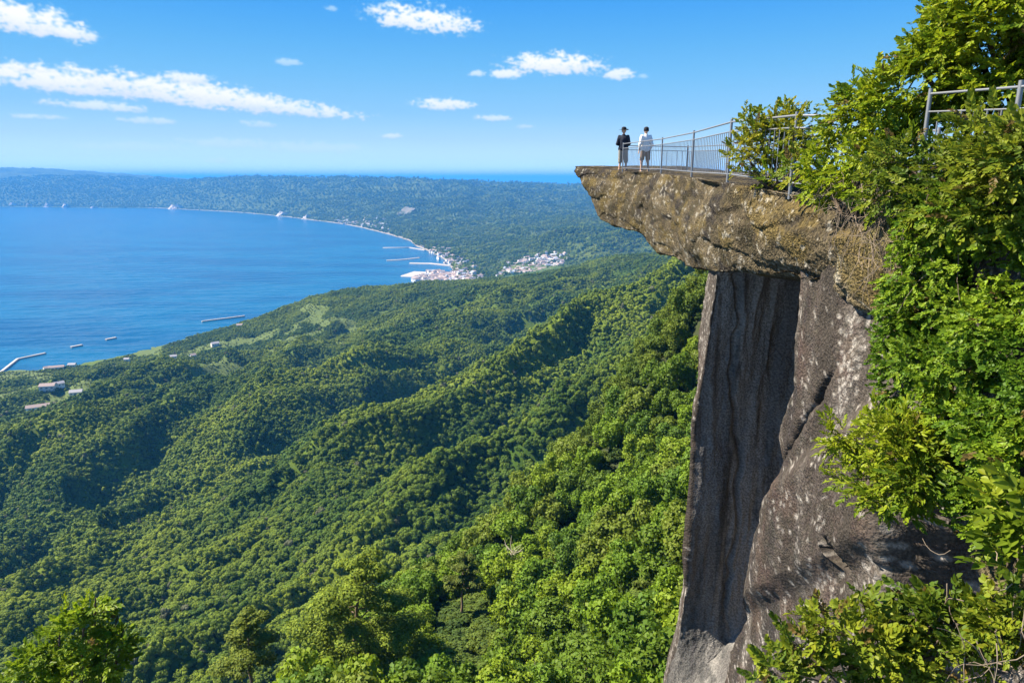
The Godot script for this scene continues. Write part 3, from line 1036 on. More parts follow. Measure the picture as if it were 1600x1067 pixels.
# A standing figure 1.72 m tall that faces -z; feet at the origin.
func person(at: Vector3, turn: float, o: Dictionary) -> void:
	var t := thing("person", at, o.label, "person", "visitors on the slab")
	t.rotation.y = turn
	var skin: Color = o.skin
	var hip := Vector3(0, 0.90, 0)
	var chest := Vector3(0, 1.24, 0.01)
	var neck := Vector3(0, 1.42, 0.02)
	var legs := []
	var arms := []
	var hands := []
	for sd in [-1.0, 1.0]:
		var h := Vector3(0.09 * sd, 0.88, 0)
		var k := Vector3((0.10 + o.stance * 0.4) * sd, 0.48, -0.02 - 0.03 * sd * o.step)
		var a := Vector3((0.10 + o.stance) * sd, 0.085, 0.02 - 0.06 * sd * o.step)
		legs.append([[h, k, 0.085, 0.056], [k, a, 0.056, 0.037], [a + Vector3(0, -0.045, 0.04), a + Vector3(0.02 * sd, -0.055, -0.16), 0.038, 0.03]])
		var sh := Vector3(0.175 * sd, 1.37, 0.015)
		var el := Vector3(0.245 * sd, 1.09, 0.05)
		var wr: Vector3 = Vector3(0.235 * sd, 0.86, -0.06) if not o.folded else Vector3(0.13 * sd, 1.02, -0.2)
		arms.append([[sh, el, 0.05, 0.041], [el, wr, 0.04, 0.027]])
		hands.append([wr, (wr - el).normalized(), sd])
	var body := Shape.new()
	var bones := [[hip + Vector3(-0.06, 0, 0), hip + Vector3(0.06, 0, 0), 0.12, 0.12, 0.8], [hip, chest, 0.125, 0.14, 0.78], [chest + Vector3(-0.09, 0.06, 0), chest + Vector3(0.09, 0.06, 0), 0.1, 0.1, 0.85], [chest, neck, 0.11, 0.05], [neck, neck + Vector3(0, 0.1, -0.01), 0.05, 0.047]]
	for k in 2:
		bones.append_array(legs[k])
		bones.append_array(arms[k])
	flesh(body, bones, 0.02, 0.035, skin)
	var head := [[Vector3(0, 1.60, 0.015), Vector3(0, 1.635, 0.01), 0.083, 0.085, 1.12], [Vector3(0, 1.53, -0.03), Vector3(0, 1.57, -0.03), 0.05, 0.065], [Vector3(0, 1.585, -0.085), Vector3(0, 1.562, -0.108), 0.011, 0.015], [Vector3(0, 1.42, 0.02), Vector3(0, 1.55, 0.005), 0.047, 0.047]]
	for sd in [-1.0, 1.0]:
		head.append([Vector3(0.084 * sd, 1.60, 0.012), Vector3(0.086 * sd, 1.565, 0.008), 0.015, 0.011])
		head.append([Vector3(0.03 * sd, 1.612, -0.072), Vector3(0.045 * sd, 1.612, -0.068), 0.012, 0.012])
	head.append([Vector3(-0.022, 1.532, -0.086), Vector3(0.022, 1.532, -0.086), 0.009, 0.009])
	flesh(body, head, 0.009, 0.012, skin)
	for hd in hands:
		var w: Vector3 = hd[0]
		var dir: Vector3 = hd[1]
		var across := dir.cross(Vector3(hd[2], 0, 0)).normalized()
		var palm := []
		for j in 4:
			palm.append([w + across * (j - 1.5) * 0.012, w + dir * 0.085 + across * (j - 1.5) * 0.02, 0.015, 0.012])
		for j in 4:
			var root := w + dir * 0.085 + across * (j - 1.5) * 0.02
			var long: float = [0.066, 0.078, 0.072, 0.055][j]
			var bend := (dir + Vector3(-hd[2] * 0.4, 0, -0.1)).normalized()
			palm.append([root, root + dir * long * 0.5, 0.0095, 0.0085])
			palm.append([root + dir * long * 0.5, root + dir * long * 0.5 + bend * long * 0.5, 0.0085, 0.0075])
		var th := w + dir * 0.03 - across * 0.026
		palm.append([th, th + (dir - across * 0.9).normalized() * 0.04, 0.013, 0.011])
		palm.append([th + (dir - across * 0.9).normalized() * 0.04, th + (dir - across * 0.9).normalized() * 0.04 + dir * 0.03, 0.011, 0.009])
		flesh(body, palm, 0.006, 0.006, skin)
	put("body", body.mesh(), M.cloth, t)
	var wear := Shape.new()
	var bn := [[hip + Vector3(-0.07, o.hem, 0), hip + Vector3(0.07, o.hem, 0), 0.145, 0.145, 0.82], [hip, chest, 0.15, 0.165, 0.8], [chest + Vector3(-0.1, 0.07, 0), chest + Vector3(0.1, 0.07, 0), 0.115, 0.115, 0.88], [chest, neck + Vector3(0, 0.02, 0), 0.12, 0.068]]
	for k in 2:
		var a = arms[k]
		bn.append([a[0][0], a[0][1], 0.072, 0.062])
		var cuff: Vector3 = a[1][0].lerp(a[1][1], o.sleeve)
		bn.append([a[1][0], cuff, 0.06, 0.05])
	flesh(wear, bn, 0.02, 0.03, o.top, 0.80 + o.hem, 1.47)
	put(o.top_name, wear.mesh(), M.cloth, t)
	var pants := Shape.new()
	var pn := [[hip + Vector3(-0.065, 0.02, 0), hip + Vector3(0.065, 0.02, 0), 0.135, 0.135, 0.85]]
	for k in 2:
		pn.append([legs[k][0][0], legs[k][0][1], 0.108, 0.088])
		pn.append([legs[k][1][0], legs[k][1][1], 0.088, 0.072])
	flesh(pants, pn, 0.02, 0.03, o.bottom, o.leg_end, 0.97)
	put(o.bottom_name, pants.mesh(), M.cloth, t)
	for k in 2:
		var shoe := Shape.new()
		var f = legs[k][2]
		flesh(shoe, [[f[0] + Vector3(0, 0.0, 0.01), f[1], 0.048, 0.04]], 0.012, 0.01, o.shoe, -0.01, 0.085)
		put("shoe", shoe.mesh(), M.cloth, t)
	var hat := Shape.new()
	var rows := []
	if o.brim > 0.12:
		rows = [[0.0, 1.755], [0.05, 1.755], [0.085, 1.735], [0.098, 1.70], [0.1, 1.652], [o.brim * 0.75, 1.645], [o.brim, 1.652], [o.brim * 0.98, 1.645], [0.098, 1.638], [0.092, 1.66]]
	else:
		rows = [[0.0, 1.742], [0.05, 1.735], [0.085, 1.70], [0.098, 1.655], [0.1, 1.60], [0.094, 1.575], [0.088, 1.60]]
	var ring := PackedVector3Array()
	for e in rows:
		for k in 25:
			var a := TAU * k / 24.0
			ring.append(Vector3(cos(a) * e[0], e[1] + (0.012 * sin(a * 2.0) if e[0] > 0.12 else 0.0), 0.012 + sin(a) * e[0] * 1.1))
	hat.sheet(ring, 25, PackedColorArray(), false, true)
	if o.brim <= 0.12:                                      # the peak of a cap
		var peak := PackedVector3Array()
		for r in 3:
			for k in 9:
				var a := PI + PI * (k / 8.0)
				peak.append(Vector3(cos(a) * (0.085 - 0.01 * r), 1.63 - 0.012 * r, 0.0 + sin(a) * (0.1 + 0.04 * r)))
		hat.sheet(peak, 9)
	for k in hat.c.size():
		hat.c[k] = o.hat
	put("hat" if o.brim > 0.12 else "cap", hat.mesh(), M.cloth, t)


func make_people() -> void:
	M.cloth = paint("cloth", Color.WHITE, 0.85)
	person(Vector3(4.56, 320.28, -29.00), -0.35, {"label": "person in dark navy jacket and black brimmed hat at the tip railing", "skin": Color(0.42, 0.27, 0.19), "stance": 0.03, "step": 0.3, "folded": true, "hem": 0.0, "sleeve": 0.95, "top": Color(0.016, 0.020, 0.034), "top_name": "jacket", "bottom": Color(0.20, 0.19, 0.16), "bottom_name": "trousers", "leg_end": 0.34, "shoe": Color(0.12, 0.1, 0.09), "brim": 0.19, "hat": Color(0.012, 0.014, 0.016)})
	person(Vector3(5.20, 320.20, -27.60), 0.25, {"label": "person in white shirt, brown shorts and dark cap looking out", "skin": Color(0.42, 0.27, 0.19), "stance": 0.05, "step": -0.4, "folded": false, "hem": 0.0, "sleeve": 0.5, "top": Color(0.72, 0.70, 0.66), "top_name": "shirt", "bottom": Color(0.22, 0.155, 0.105), "bottom_name": "shorts", "leg_end": 0.5, "shoe": Color(0.3, 0.26, 0.22), "brim": 0.0, "hat": Color(0.016, 0.018, 0.022)})
	print("people ", Time.get_ticks_msec())


# ---------------------------------------------------------------- near plants

const SHRUBS := [
	{"called": "bush", "label": "airy yellow-tipped bush behind the railing on top of the slab", "category": "bush", "foot": Vector3(4.37, 319.76, -11.30), "lobes": [[Vector3(4.18, 320.57, -11.60), 0.42], [Vector3(3.93, 320.40, -11.80), 0.34], [Vector3(4.48, 320.73, -11.40), 0.42], [Vector3(4.23, 320.11, -11.40), 0.40], [Vector3(3.96, 320.91, -11.80), 0.22], [Vector3(4.52, 320.28, -11.20), 0.36], [Vector3(3.93, 320.07, -11.50), 0.30], [Vector3(4.30, 320.94, -11.60), 0.30], [Vector3(3.96, 320.58, -10.00), 0.20], [Vector3(4.05, 320.14, -9.90), 0.22], [Vector3(4.01, 319.97, -10.60), 0.16]], "kind": 0, "dense": 0.42, "dark": Color(0.1, 0.175, 0.01), "light": Color(0.27, 0.27, 0.02), "seed": 1, "stems": true, "stem": 0.030, "rise": 0.50, "dry": 0.020},
	{"called": "bush", "label": "bright green bush between the slab railing and the overgrown railing", "category": "bush", "foot": Vector3(4.01, 319.62, -8.20), "lobes": [[Vector3(3.95, 320.13, -8.70), 0.36], [Vector3(4.11, 320.53, -8.30), 0.42], [Vector3(3.99, 320.69, -8.50), 0.26], [Vector3(4.18, 320.78, -7.90), 0.46], [Vector3(3.90, 319.91, -8.70), 0.26], [Vector3(4.02, 320.12, -7.90), 0.42], [Vector3(4.21, 320.29, -7.70), 0.40], [Vector3(4.28, 320.93, -7.80), 0.34], [Vector3(4.01, 320.92, -8.30), 0.20]], "kind": 0, "dense": 0.62, "dark": Color(0.1, 0.175, 0.01), "light": Color(0.26, 0.33, 0.014), "seed": 2, "stems": true, "stem": 0.020, "rise": 0.20, "dry": 0.020},
	{"called": "tree", "label": "tall yellow-green tree filling the upper right corner", "category": "tree", "foot": Vector3(5.31, 319.67, -7.20), "lobes": [[Vector3(4.61, 321.13, -7.60), 0.50], [Vector3(4.80, 321.37, -7.40), 0.55], [Vector3(4.47, 321.06, -7.80), 0.36], [Vector3(5.02, 321.51, -7.20), 0.62], [Vector3(4.67, 321.62, -7.60), 0.42], [Vector3(5.08, 321.01, -7.00), 0.50], [Vector3(4.63, 321.37, -7.90), 0.30], [Vector3(4.85, 320.86, -7.20), 0.42], [Vector3(4.82, 321.84, -7.40), 0.50], [Vector3(5.09, 321.80, -7.00), 0.60], [Vector3(5.27, 321.26, -6.80), 0.60]], "kind": 0, "dense": 0.62, "dark": Color(0.1, 0.175, 0.01), "light": Color(0.26, 0.33, 0.014), "seed": 3, "stems": true, "stem": 0.050, "rise": 0.20, "dry": 0.020},
	{"called": "bush", "label": "yellow-green bush below the overgrown railing at the right edge", "category": "bush", "foot": Vector3(3.98, 319.57, -5.80), "lobes": [[Vector3(4.02, 319.98, -6.30), 0.26], [Vector3(3.92, 320.32, -5.70), 0.30], [Vector3(3.86, 320.08, -6.80), 0.36], [Vector3(3.89, 319.97, -5.80), 0.36], [Vector3(3.85, 320.11, -5.30), 0.30], [Vector3(3.87, 319.88, -6.30), 0.32], [Vector3(3.85, 319.87, -7.00), 0.28], [Vector3(3.92, 319.80, -5.40), 0.34], [Vector3(3.87, 320.17, -5.10), 0.30], [Vector3(3.85, 319.73, -5.80), 0.30]], "kind": 0, "dense": 0.70, "dark": Color(0.065, 0.12, 0.012), "light": Color(0.19, 0.235, 0.018), "seed": 4, "stems": true, "stem": 0.020, "rise": 0.20, "dry": 0.050},
	{"called": "vine", "label": "dense green vine curtain hanging over the rock wall at the right", "category": "vine", "foot": Vector3(4.30, 319.69, -6.67), "lobes": [[Vector3(3.96, 319.67, -6.50), 0.28], [Vector3(3.86, 319.75, -5.83), 0.32], [Vector3(4.14, 319.73, -5.87), 0.27], [Vector3(4.04, 319.73, -5.28), 0.22], [Vector3(4.01, 319.35, -6.49), 0.30], [Vector3(4.07, 319.48, -6.13), 0.28], [Vector3(4.10, 319.51, -5.82), 0.27], [Vector3(4.06, 319.47, -5.31), 0.33], [Vector3(3.98, 319.08, -6.48), 0.33], [Vector3(3.90, 319.25, -5.81), 0.23], [Vector3(4.04, 319.25, -5.59), 0.24], [Vector3(3.96, 319.31, -5.19), 0.28], [Vector3(4.05, 318.75, -6.65), 0.33], [Vector3(4.05, 318.85, -6.09), 0.22], [Vector3(4.11, 318.91, -5.76), 0.28], [Vector3(4.09, 319.06, -5.40), 0.28], [Vector3(4.10, 319.12, -5.13), 0.34], [Vector3(3.97, 318.44, -6.78), 0.22], [Vector3(4.10, 318.53, -6.41), 0.21], [Vector3(4.06, 318.74, -5.85), 0.25], [Vector3(4.00, 318.76, -5.32), 0.34], [Vector3(4.03, 318.89, -5.11), 0.20], [Vector3(4.03, 318.16, -6.86), 0.22], [Vector3(3.95, 318.28, -6.21), 0.33], [Vector3(3.99, 318.48, -5.68), 0.27], [Vector3(4.02, 318.54, -5.37), 0.29], [Vector3(3.98, 318.66, -4.95), 0.30], [Vector3(4.13, 317.87, -6.80), 0.27], [Vector3(3.98, 318.16, -5.99), 0.28], [Vector3(4.04, 318.18, -5.71), 0.21], [Vector3(4.05, 318.33, -5.27), 0.25], [Vector3(3.87, 318.49, -4.70), 0.21], [Vector3(3.93, 317.71, -6.12), 0.26], [Vector3(3.96, 317.93, -5.74), 0.24], [Vector3(3.94, 318.04, -5.34), 0.25], [Vector3(4.02, 318.21, -5.05), 0.30], [Vector3(4.09, 318.25, -4.87), 0.23], [Vector3(4.06, 317.46, -6.16), 0.21], [Vector3(4.09, 317.65, -5.74), 0.26], [Vector3(3.95, 317.93, -5.10), 0.29], [Vector3(3.92, 318.05, -4.73), 0.22], [Vector3(4.09, 317.35, -5.80), 0.32], [Vector3(4.09, 317.50, -5.44), 0.29], [Vector3(3.90, 317.80, -4.78), 0.24], [Vector3(3.96, 317.91, -4.56), 0.26], [Vector3(4.12, 317.18, -5.51), 0.22], [Vector3(4.11, 317.29, -5.17), 0.34], [Vector3(4.12, 317.48, -4.81), 0.23]], "kind": 1, "dense": 1.30, "dark": Color(0.08, 0.16, 0.012), "light": Color(0.21, 0.31, 0.02), "seed": 5, "stems": false, "stem": 0.020, "rise": -0.20, "dry": 0.020, "facing": Vector3(-0.8, 0.55, 0.25)},
	{"called": "bush", "label": "yellow-green branch growing out across the middle of the cliff face", "category": "bush", "foot": Vector3(4.20, 316.93, -6.46), "lobes": [[Vector3(3.55, 317.37, -6.72), 0.17], [Vector3(3.60, 317.46, -6.35), 0.20], [Vector3(3.65, 317.71, -6.07), 0.20], [Vector3(3.70, 317.57, -5.84), 0.20], [Vector3(3.55, 317.05, -6.38), 0.18], [Vector3(3.60, 317.11, -5.95), 0.20], [Vector3(3.70, 317.37, -5.73), 0.22], [Vector3(3.50, 317.28, -6.81), 0.10]], "kind": 3, "dense": 1.00, "dark": Color(0.1, 0.165, 0.012), "light": Color(0.23, 0.285, 0.015), "seed": 6, "stems": true, "stem": 0.012, "rise": 0.20, "dry": 0.020},
	{"called": "plant", "label": "plant with large yellow-green leaves at the right edge, above the shaded boulder", "category": "plant", "foot": Vector3(3.57, 317.64, -4.10), "lobes": [[Vector3(3.44, 317.79, -4.30), 0.09], [Vector3(3.48, 317.62, -4.20), 0.11], [Vector3(3.44, 317.62, -4.30), 0.06], [Vector3(3.46, 317.45, -4.10), 0.10], [Vector3(3.58, 317.77, -4.20), 0.15]], "kind": 2, "dense": 0.55, "dark": Color(0.1, 0.16, 0.012), "light": Color(0.22, 0.27, 0.015), "seed": 7, "stems": true, "stem": 0.010, "rise": 0.20, "dry": 0.020},
	{"called": "bush", "label": "leafy bush with mixed green and dry leaves at the bottom right", "category": "bush", "foot": Vector3(3.10, 315.83, -4.40), "lobes": [[Vector3(2.31, 316.36, -4.70), 0.16], [Vector3(2.13, 316.13, -4.70), 0.16], [Vector3(2.52, 316.54, -4.70), 0.18], [Vector3(2.72, 316.53, -4.60), 0.20], [Vector3(2.93, 316.61, -4.60), 0.15], [Vector3(3.13, 316.74, -4.50), 0.17], [Vector3(3.29, 316.87, -4.40), 0.17], [Vector3(3.46, 316.83, -4.30), 0.18], [Vector3(2.93, 316.41, -4.50), 0.24], [Vector3(3.24, 316.54, -4.40), 0.26], [Vector3(2.55, 316.32, -4.50), 0.22], [Vector3(3.52, 316.62, -4.20), 0.26], [Vector3(2.34, 316.18, -4.60), 0.18], [Vector3(3.12, 316.89, -4.60), 0.09], [Vector3(3.56, 317.01, -4.10), 0.24], [Vector3(2.74, 316.77, -4.70), 0.08]], "kind": 0, "dense": 0.85, "dark": Color(0.075, 0.13, 0.012), "light": Color(0.2, 0.245, 0.018), "seed": 8, "stems": true, "stem": 0.012, "rise": 0.20, "dry": 0.080},
	{"called": "tree", "label": "bright lime-green treetop with broad leaves in the lower left corner", "category": "tree", "foot": Vector3(-9.49, 306.13, -12.00), "lobes": [[Vector3(-8.73, 311.21, -12.20), 0.42], [Vector3(-9.31, 310.67, -12.20), 0.40], [Vector3(-8.24, 310.64, -12.00), 0.46], [Vector3(-9.72, 310.34, -12.00), 0.34], [Vector3(-8.51, 311.54, -12.30), 0.24], [Vector3(-9.02, 310.01, -12.00), 0.55], [Vector3(-7.93, 310.94, -12.10), 0.22], [Vector3(-9.92, 309.89, -11.90), 0.40]], "kind": 2, "dense": 0.42, "dark": Color(0.12, 0.19, 0.012), "light": Color(0.24, 0.32, 0.014), "seed": 9, "stems": true, "stem": 0.050, "rise": 0.50, "dry": 0.020},
]

var sprigs := []


# A leaf folded along its midrib: base, two sides, tip.
func leaf(s: Shape, base: Vector3, along: Vector3, up: Vector3, long: float, wide: float, col: Color) -> void:
	var side := along.cross(up).normalized()
	up = side.cross(along).normalized()
	var tip := base + along * long - up * long * 0.2
	var rib := base + along * long * 0.5 - up * long * 0.03
	for sd in [-1.0, 1.0]:
		var n: Vector3 = (up - side * sd * 0.35).normalized()
		var e1: Vector3 = base + along * long * 0.24 + side * sd * wide * 0.82 + up * wide * 0.3
		var e2: Vector3 = base + along * long * 0.55 + side * sd * wide + up * wide * 0.28
		var e3: Vector3 = base + along * long * 0.82 + side * sd * wide * 0.55 - up * long * 0.08
		s.face(base, e1, rib, col, n)
		s.face(e1, e2, rib, col, n)
		s.face(e2, e3, rib, col, n)
		s.face(e3, tip, rib, col, n)


# A leafy twig along +z with its leaves facing +y.
func sprig(sd: int, long: float, count: int, leaf_long: float, leaf_wide: float) -> ArrayMesh:
	rng.seed = sd
	var s := Shape.new()
	var path := []
	for k in 4:
		path.append(Vector3(rng.randf_range(-0.015, 0.015), -0.12 * long * (k / 3.0) ** 2 + rng.randf_range(-0.01, 0.01), long * k / 3.0))
	s.tube(path, [0.004, 0.0035, 0.003, 0.0015], 3, Color(0.75, 0.55, 0.9))
	for k in count:
		var f := (k + 1.0) / count
		var p: Vector3 = path[0].lerp(path[3], f) + Vector3(0, 0.04 * long * sin(f * PI), 0)
		var sd_ := -1.0 if k % 2 else 1.0
		var a := Vector3(sd_ * rng.randf_range(0.5, 1.1) * (1.2 - f), rng.randf_range(-0.25, 0.4), rng.randf_range(0.3, 0.9)).normalized()
		var u := Vector3(rng.randfn() * 0.3, 1.0, rng.randfn() * 0.3 - 0.1).normalized()
		var q := leaf_long * rng.randf_range(0.7, 1.2)
		var g := rng.randf_range(0.8, 1.2)
		leaf(s, p, a, u, q, q * leaf_wide, Color(g * rng.randf_range(0.9, 1.15), g, g * rng.randf_range(0.7, 1.1)))
	return s.mesh()


# Leafy twigs spread through the lobes of a shrub, with stems that carry them.
func shrub(o: Dictionary) -> void:
	var foot: Vector3 = o.foot
	var t := thing(o.called, foot, o.label, o.category, o.get("group", ""))
	rng.seed = o.seed
	var stems := Shape.new()
	var pa: Color = o.dark
	var pb: Color = o.light
	var where := [[], []]
	var tints := [PackedColorArray(), PackedColorArray()]
	for lb in o.lobes:
		var at: Vector3 = lb[0] - foot
		var r: float = lb[1]
		if o.stems:
			var bend := at * 0.5 + Vector3(rng.randfn(), rng.randfn() * 0.4, rng.randfn()) * 0.12
			stems.tube([Vector3(rng.randfn() * 0.06, -0.05, rng.randfn() * 0.06), bend, at, at + (at - bend).normalized() * r * 0.7], [o.stem, o.stem * 0.75, o.stem * 0.5, o.stem * 0.2], 5, Color(0.075, 0.058, 0.042))
		var count := int(o.dense * r * r * 2300.0)
		for k in count:
			var dir := Vector3(rng.randfn(), rng.randfn(), rng.randfn()).normalized()
			var q := at + dir * r * Vector3(1, 0.8, 1) * lerpf(0.35, 1.1, sqrt(rng.randf()))
			if stain.get_noise_3d((q.x + foot.x) * 1.9, (q.y + foot.y) * 1.9, (q.z + foot.z) * 1.9) < -0.16:
				continue
			var z := (dir * 0.8 + Vector3(rng.randfn(), rng.randfn() * 0.6 + o.rise, rng.randfn()) * 0.55).normalized()
			var up: Vector3 = (o.get("facing", Vector3(-0.3, 0.9, 0.15)) + dir * 0.5 + Vector3(rng.randfn(), rng.randfn(), rng.randfn()) * 0.22).normalized()
			var x := up.cross(z).normalized()
			up = z.cross(x)
			var sc := rng.randf_range(0.7, 1.25)
			var w := rng.randi() % 2
			where[w].append(Transform3D(Basis(x * sc, up * sc, z * sc), q))
			var mixed := clampf(0.5 + lichen.get_noise_3d(q.x * 0.8 + foot.x, q.y * 0.8, q.z * 0.8) * 1.5 + rng.randfn() * 0.3, 0.0, 1.0)
			var c := pa.lerp(pb, mixed)
			if rng.randf() < o.get("dry", 0.02) * 0.6:
				c = Color(0.14, 0.105, 0.035)
			tints[w].append(c)
	if o.stems:
		put("stems", stems.mesh(), M.bark, t)
	for w in 2:
		copies("foliage", sprigs[o.kind][w], M.leaf, where[w], tints[w], t)


# Bent dry stems hanging and crossing over the rock.
func tangle(label: String, spots: Array, sd: int, long: float, count: int) -> void:
	rng.seed = sd
	var foot: Vector3 = spots[0]
	var t := thing("dry_vine", foot, label, "vine")
	for k in count:
		var at: Vector3 = spots[rng.randi() % spots.size()] - foot + Vector3(rng.randfn() * 0.06 - 0.05, rng.randfn() * 0.16, rng.randfn() * 0.22)
		var dir := Vector3(rng.randfn() * 0.25, -0.7 + rng.randfn() * 0.6, rng.randfn() * 0.8).normalized()
		var path := [at]
		var rad := []
		for j in 6:
			rad.append(rng.randf_range(0.003, 0.006) * (1.0 - j / 8.0))
			dir = (dir + Vector3(rng.randfn() * 0.15, rng.randfn() * 0.3 - 0.1, rng.randfn() * 0.35)).normalized()
			path.append(path[-1] + dir * long / 6.0)
		rad.append(0.002)
		var s := Shape.new()
		var g := rng.randf_range(0.6, 1.2)
		s.tube(path, rad, 4, Color(0.19, 0.15, 0.11) * g)
		put("stem", s.mesh(), M.bark, t)


func make_plants() -> void:
	sprigs = [
		[sprig(301, 0.17, 12, 0.046, 0.32), sprig(302, 0.15, 10, 0.05, 0.33)],      # oval leaves
		[sprig(303, 0.11, 12, 0.031, 0.42), sprig(304, 0.10, 11, 0.034, 0.45)],        # small round vine leaves
		[sprig(305, 0.24, 11, 0.095, 0.27), sprig(306, 0.2, 9, 0.1, 0.28)],        # large leaves
		[sprig(307, 0.24, 15, 0.055, 0.22), sprig(308, 0.2, 13, 0.06, 0.2)],        # narrow leaves
	]
	for o in SHRUBS:
		shrub(o)
	tangle("tangle of dry grey vines over the boulder beside the slab", [Vector3(3.85, 319.92, -8.26), Vector3(3.85, 319.85, -7.79), Vector3(3.85, 319.86, -7.38), Vector3(3.85, 319.80, -6.99), Vector3(3.85, 319.65, -7.60), Vector3(3.85, 319.55, -7.05), Vector3(3.85, 319.63, -6.72), Vector3(3.85, 319.28, -7.11), Vector3(3.85, 319.27, -6.64), Vector3(3.85, 319.71, -7.90)], 71, 0.5, 170)
	tangle("dry reddish stems among the leaves at the lower right corner", [Vector3(3.31, 317.03, -4.20), Vector3(3.46, 316.93, -4.20), Vector3(3.52, 317.14, -4.20), Vector3(3.41, 316.72, -4.20), Vector3(3.60, 316.67, -4.20), Vector3(3.30, 316.83, -4.20), Vector3(3.58, 316.51, -4.20)], 72, 0.45, 70)
	print("plants ", Time.get_ticks_msec())


# ---------------------------------------------------------------- trees on the near slope

func trunk(sd: int, tall: float, radius: float, col: Color) -> ArrayMesh:
	rng.seed = sd
	var s := Shape.new()
	var path := []
	var rad := []
	for k in 7:
		path.append(Vector3(rng.randfn() * 0.05 * k * tall * 0.05, tall * k / 6.0 - 0.4, rng.randfn() * 0.05 * k * tall * 0.05))
		rad.append(radius * (1.25 - k / 6.0))
	s.tube(path, rad, 7, col)
	for k in 5:
		var a := rng.randf() * TAU
		var from: Vector3 = path[3 + k % 3]
		var out := Vector3(cos(a), 0.7, sin(a)) * tall * 0.22
		s.tube([from, from + out * 0.55, from + out + Vector3(0, 0.2, 0)], [radius * 0.4, radius * 0.28, radius * 0.1], 5, col)
	return s.mesh()


const PINES := [Vector3(-17.05, 263.08, -66.00), Vector3(-6.98, 260.89, -84.00), Vector3(-28.56, 265.63, -64.00)]

func make_slope_trees() -> void:
	var kinds := []
	for k in 7:
		kinds.append(crown(400 + k, 20 + k % 5, 3200, 0.08, 1.0 + 0.2 * (k % 3), 0.76, 0.7))
	var stems := [trunk(1, 4.5, 0.16, Color(0.10, 0.08, 0.06)), trunk(2, 4.5, 0.13, Color(0.14, 0.12, 0.10))]
	var tints := []
	for c in [Color(0.145, 0.23, 0.012), Color(0.115, 0.20, 0.014), Color(0.085, 0.155, 0.014), Color(0.175, 0.25, 0.014), Color(0.10, 0.165, 0.012), Color(0.14, 0.19, 0.018)]:
		var m := leaf_paint("slope_leaves", 0.7, 0.6)
		m.albedo_color = c.linear_to_srgb()
		tints.append(m)
	var rest := []
	var rest_tint := PackedColorArray()
	for k in 7:
		rest.append([])
	rng.seed = 90
	var spots := []
	for tries in 26000:
		var p := Vector2(rng.randf_range(-70.0, 110.0), rng.randf_range(34.0, 190.0))
		var r := p.length()
		if r > 186.0 or p.x > 0.62 * p.y or p.x < -0.375 * p.y:
			continue
		var gap := 2.6 + r * 0.012
		var near_ := false
		for q in spots:
			if absf(q.x - p.x) < gap and absf(q.y - p.y) < gap and q.distance_to(p) < gap:
				near_ = true
				break
		if near_:
			continue
		spots.append(p)
	var made := 0
	var order := spots.duplicate()
	order.sort_custom(func(a, b): return a.length() < b.length())
	for p in order:
		var y: float = land(p.x, -p.y)
		var at := Vector3(p.x, y, -p.y)
		var q: float = rng.randf_range(1.7, 2.9) * (0.9 + p.length() * 0.002)
		var top := at + Vector3(0, q * 1.9, 0)
		if not in_sight(top, 1.12):
			continue
		# the ground beyond the crest drops away: leave out what the slope hides
		var hidden := false
		for f in [0.75, 0.85, 0.93]:
			var ray := Vector3(0, EYE, 0).lerp(top, f)
			if land(ray.x, ray.z) + 2.0 > ray.y:
				hidden = true
		if hidden:
			continue
		for pn in PINES:
			if absf(atan2(pn.x, -pn.z) - atan2(p.x, p.y)) < 0.055 and p.length() < Vector2(pn.x, pn.z).length() + 4.0 and p.length() > Vector2(pn.x, pn.z).length() - 26.0:
				q = 0.0
		if q == 0.0:
			continue
		var k := rng.randi() % 7
		var turn := rng.randf() * TAU
		var size := Vector3(q, q * rng.randf_range(0.9, 1.25), q)
		if made < 290:
			var t := thing("broadleaf_tree", at, "leafy broadleaf tree in the thick wood on the steep slope below the cliff", "tree", "trees on the steep slope")
			put("trunk", stems[k % 2], M.bark, t)
			var c := put("crown", kinds[k], tints[rng.randi() % tints.size()], t)
			c.transform = Transform3D(Basis(Vector3.UP, turn).scaled(size), Vector3(0, q * 0.95 + 0.4, 0))
			made += 1
		else:
			rest[k].append([Transform3D(Basis(Vector3.UP, turn).scaled(size), at + Vector3(0, q * 0.95 + 0.4, 0)), Color(0.085, 0.140, 0.014).lerp(Color(0.115, 0.155, 0.014), rng.randf())])
	# low growth between the trunks
	var low := []
	var low_tint := PackedColorArray()
	for tries in 9000:
		var r := exp(rng.randf_range(3.5, 5.3))
		var az := rng.randf_range(-0.42, 0.62)
		var q := rng.randf_range(0.8, 1.7)
		var at := Vector3(r * sin(az), 0, -r * cos(az))
		at.y = land(at.x, at.z) + 0.3
		low.append(Transform3D(Basis(Vector3.UP, rng.randf() * TAU).scaled(Vector3(q * 1.3, q, q * 1.3)), at))
		low_tint.append(Color(0.04, 0.075, 0.012).lerp(Color(0.10, 0.14, 0.016), rng.randf()))
	copies("undergrowth", crown(480, 8, 700, 0.12), M.canopy, low, low_tint)
	for k in 7:
		if rest[k].size():
			copies("slope_wood", kinds[k], M.canopy, rest[k].map(func(e): return e[0]), PackedColorArray(rest[k].map(func(e): return e[1])))
	print("slope trees ", made, " of ", spots.size(), " ", Time.get_ticks_msec())


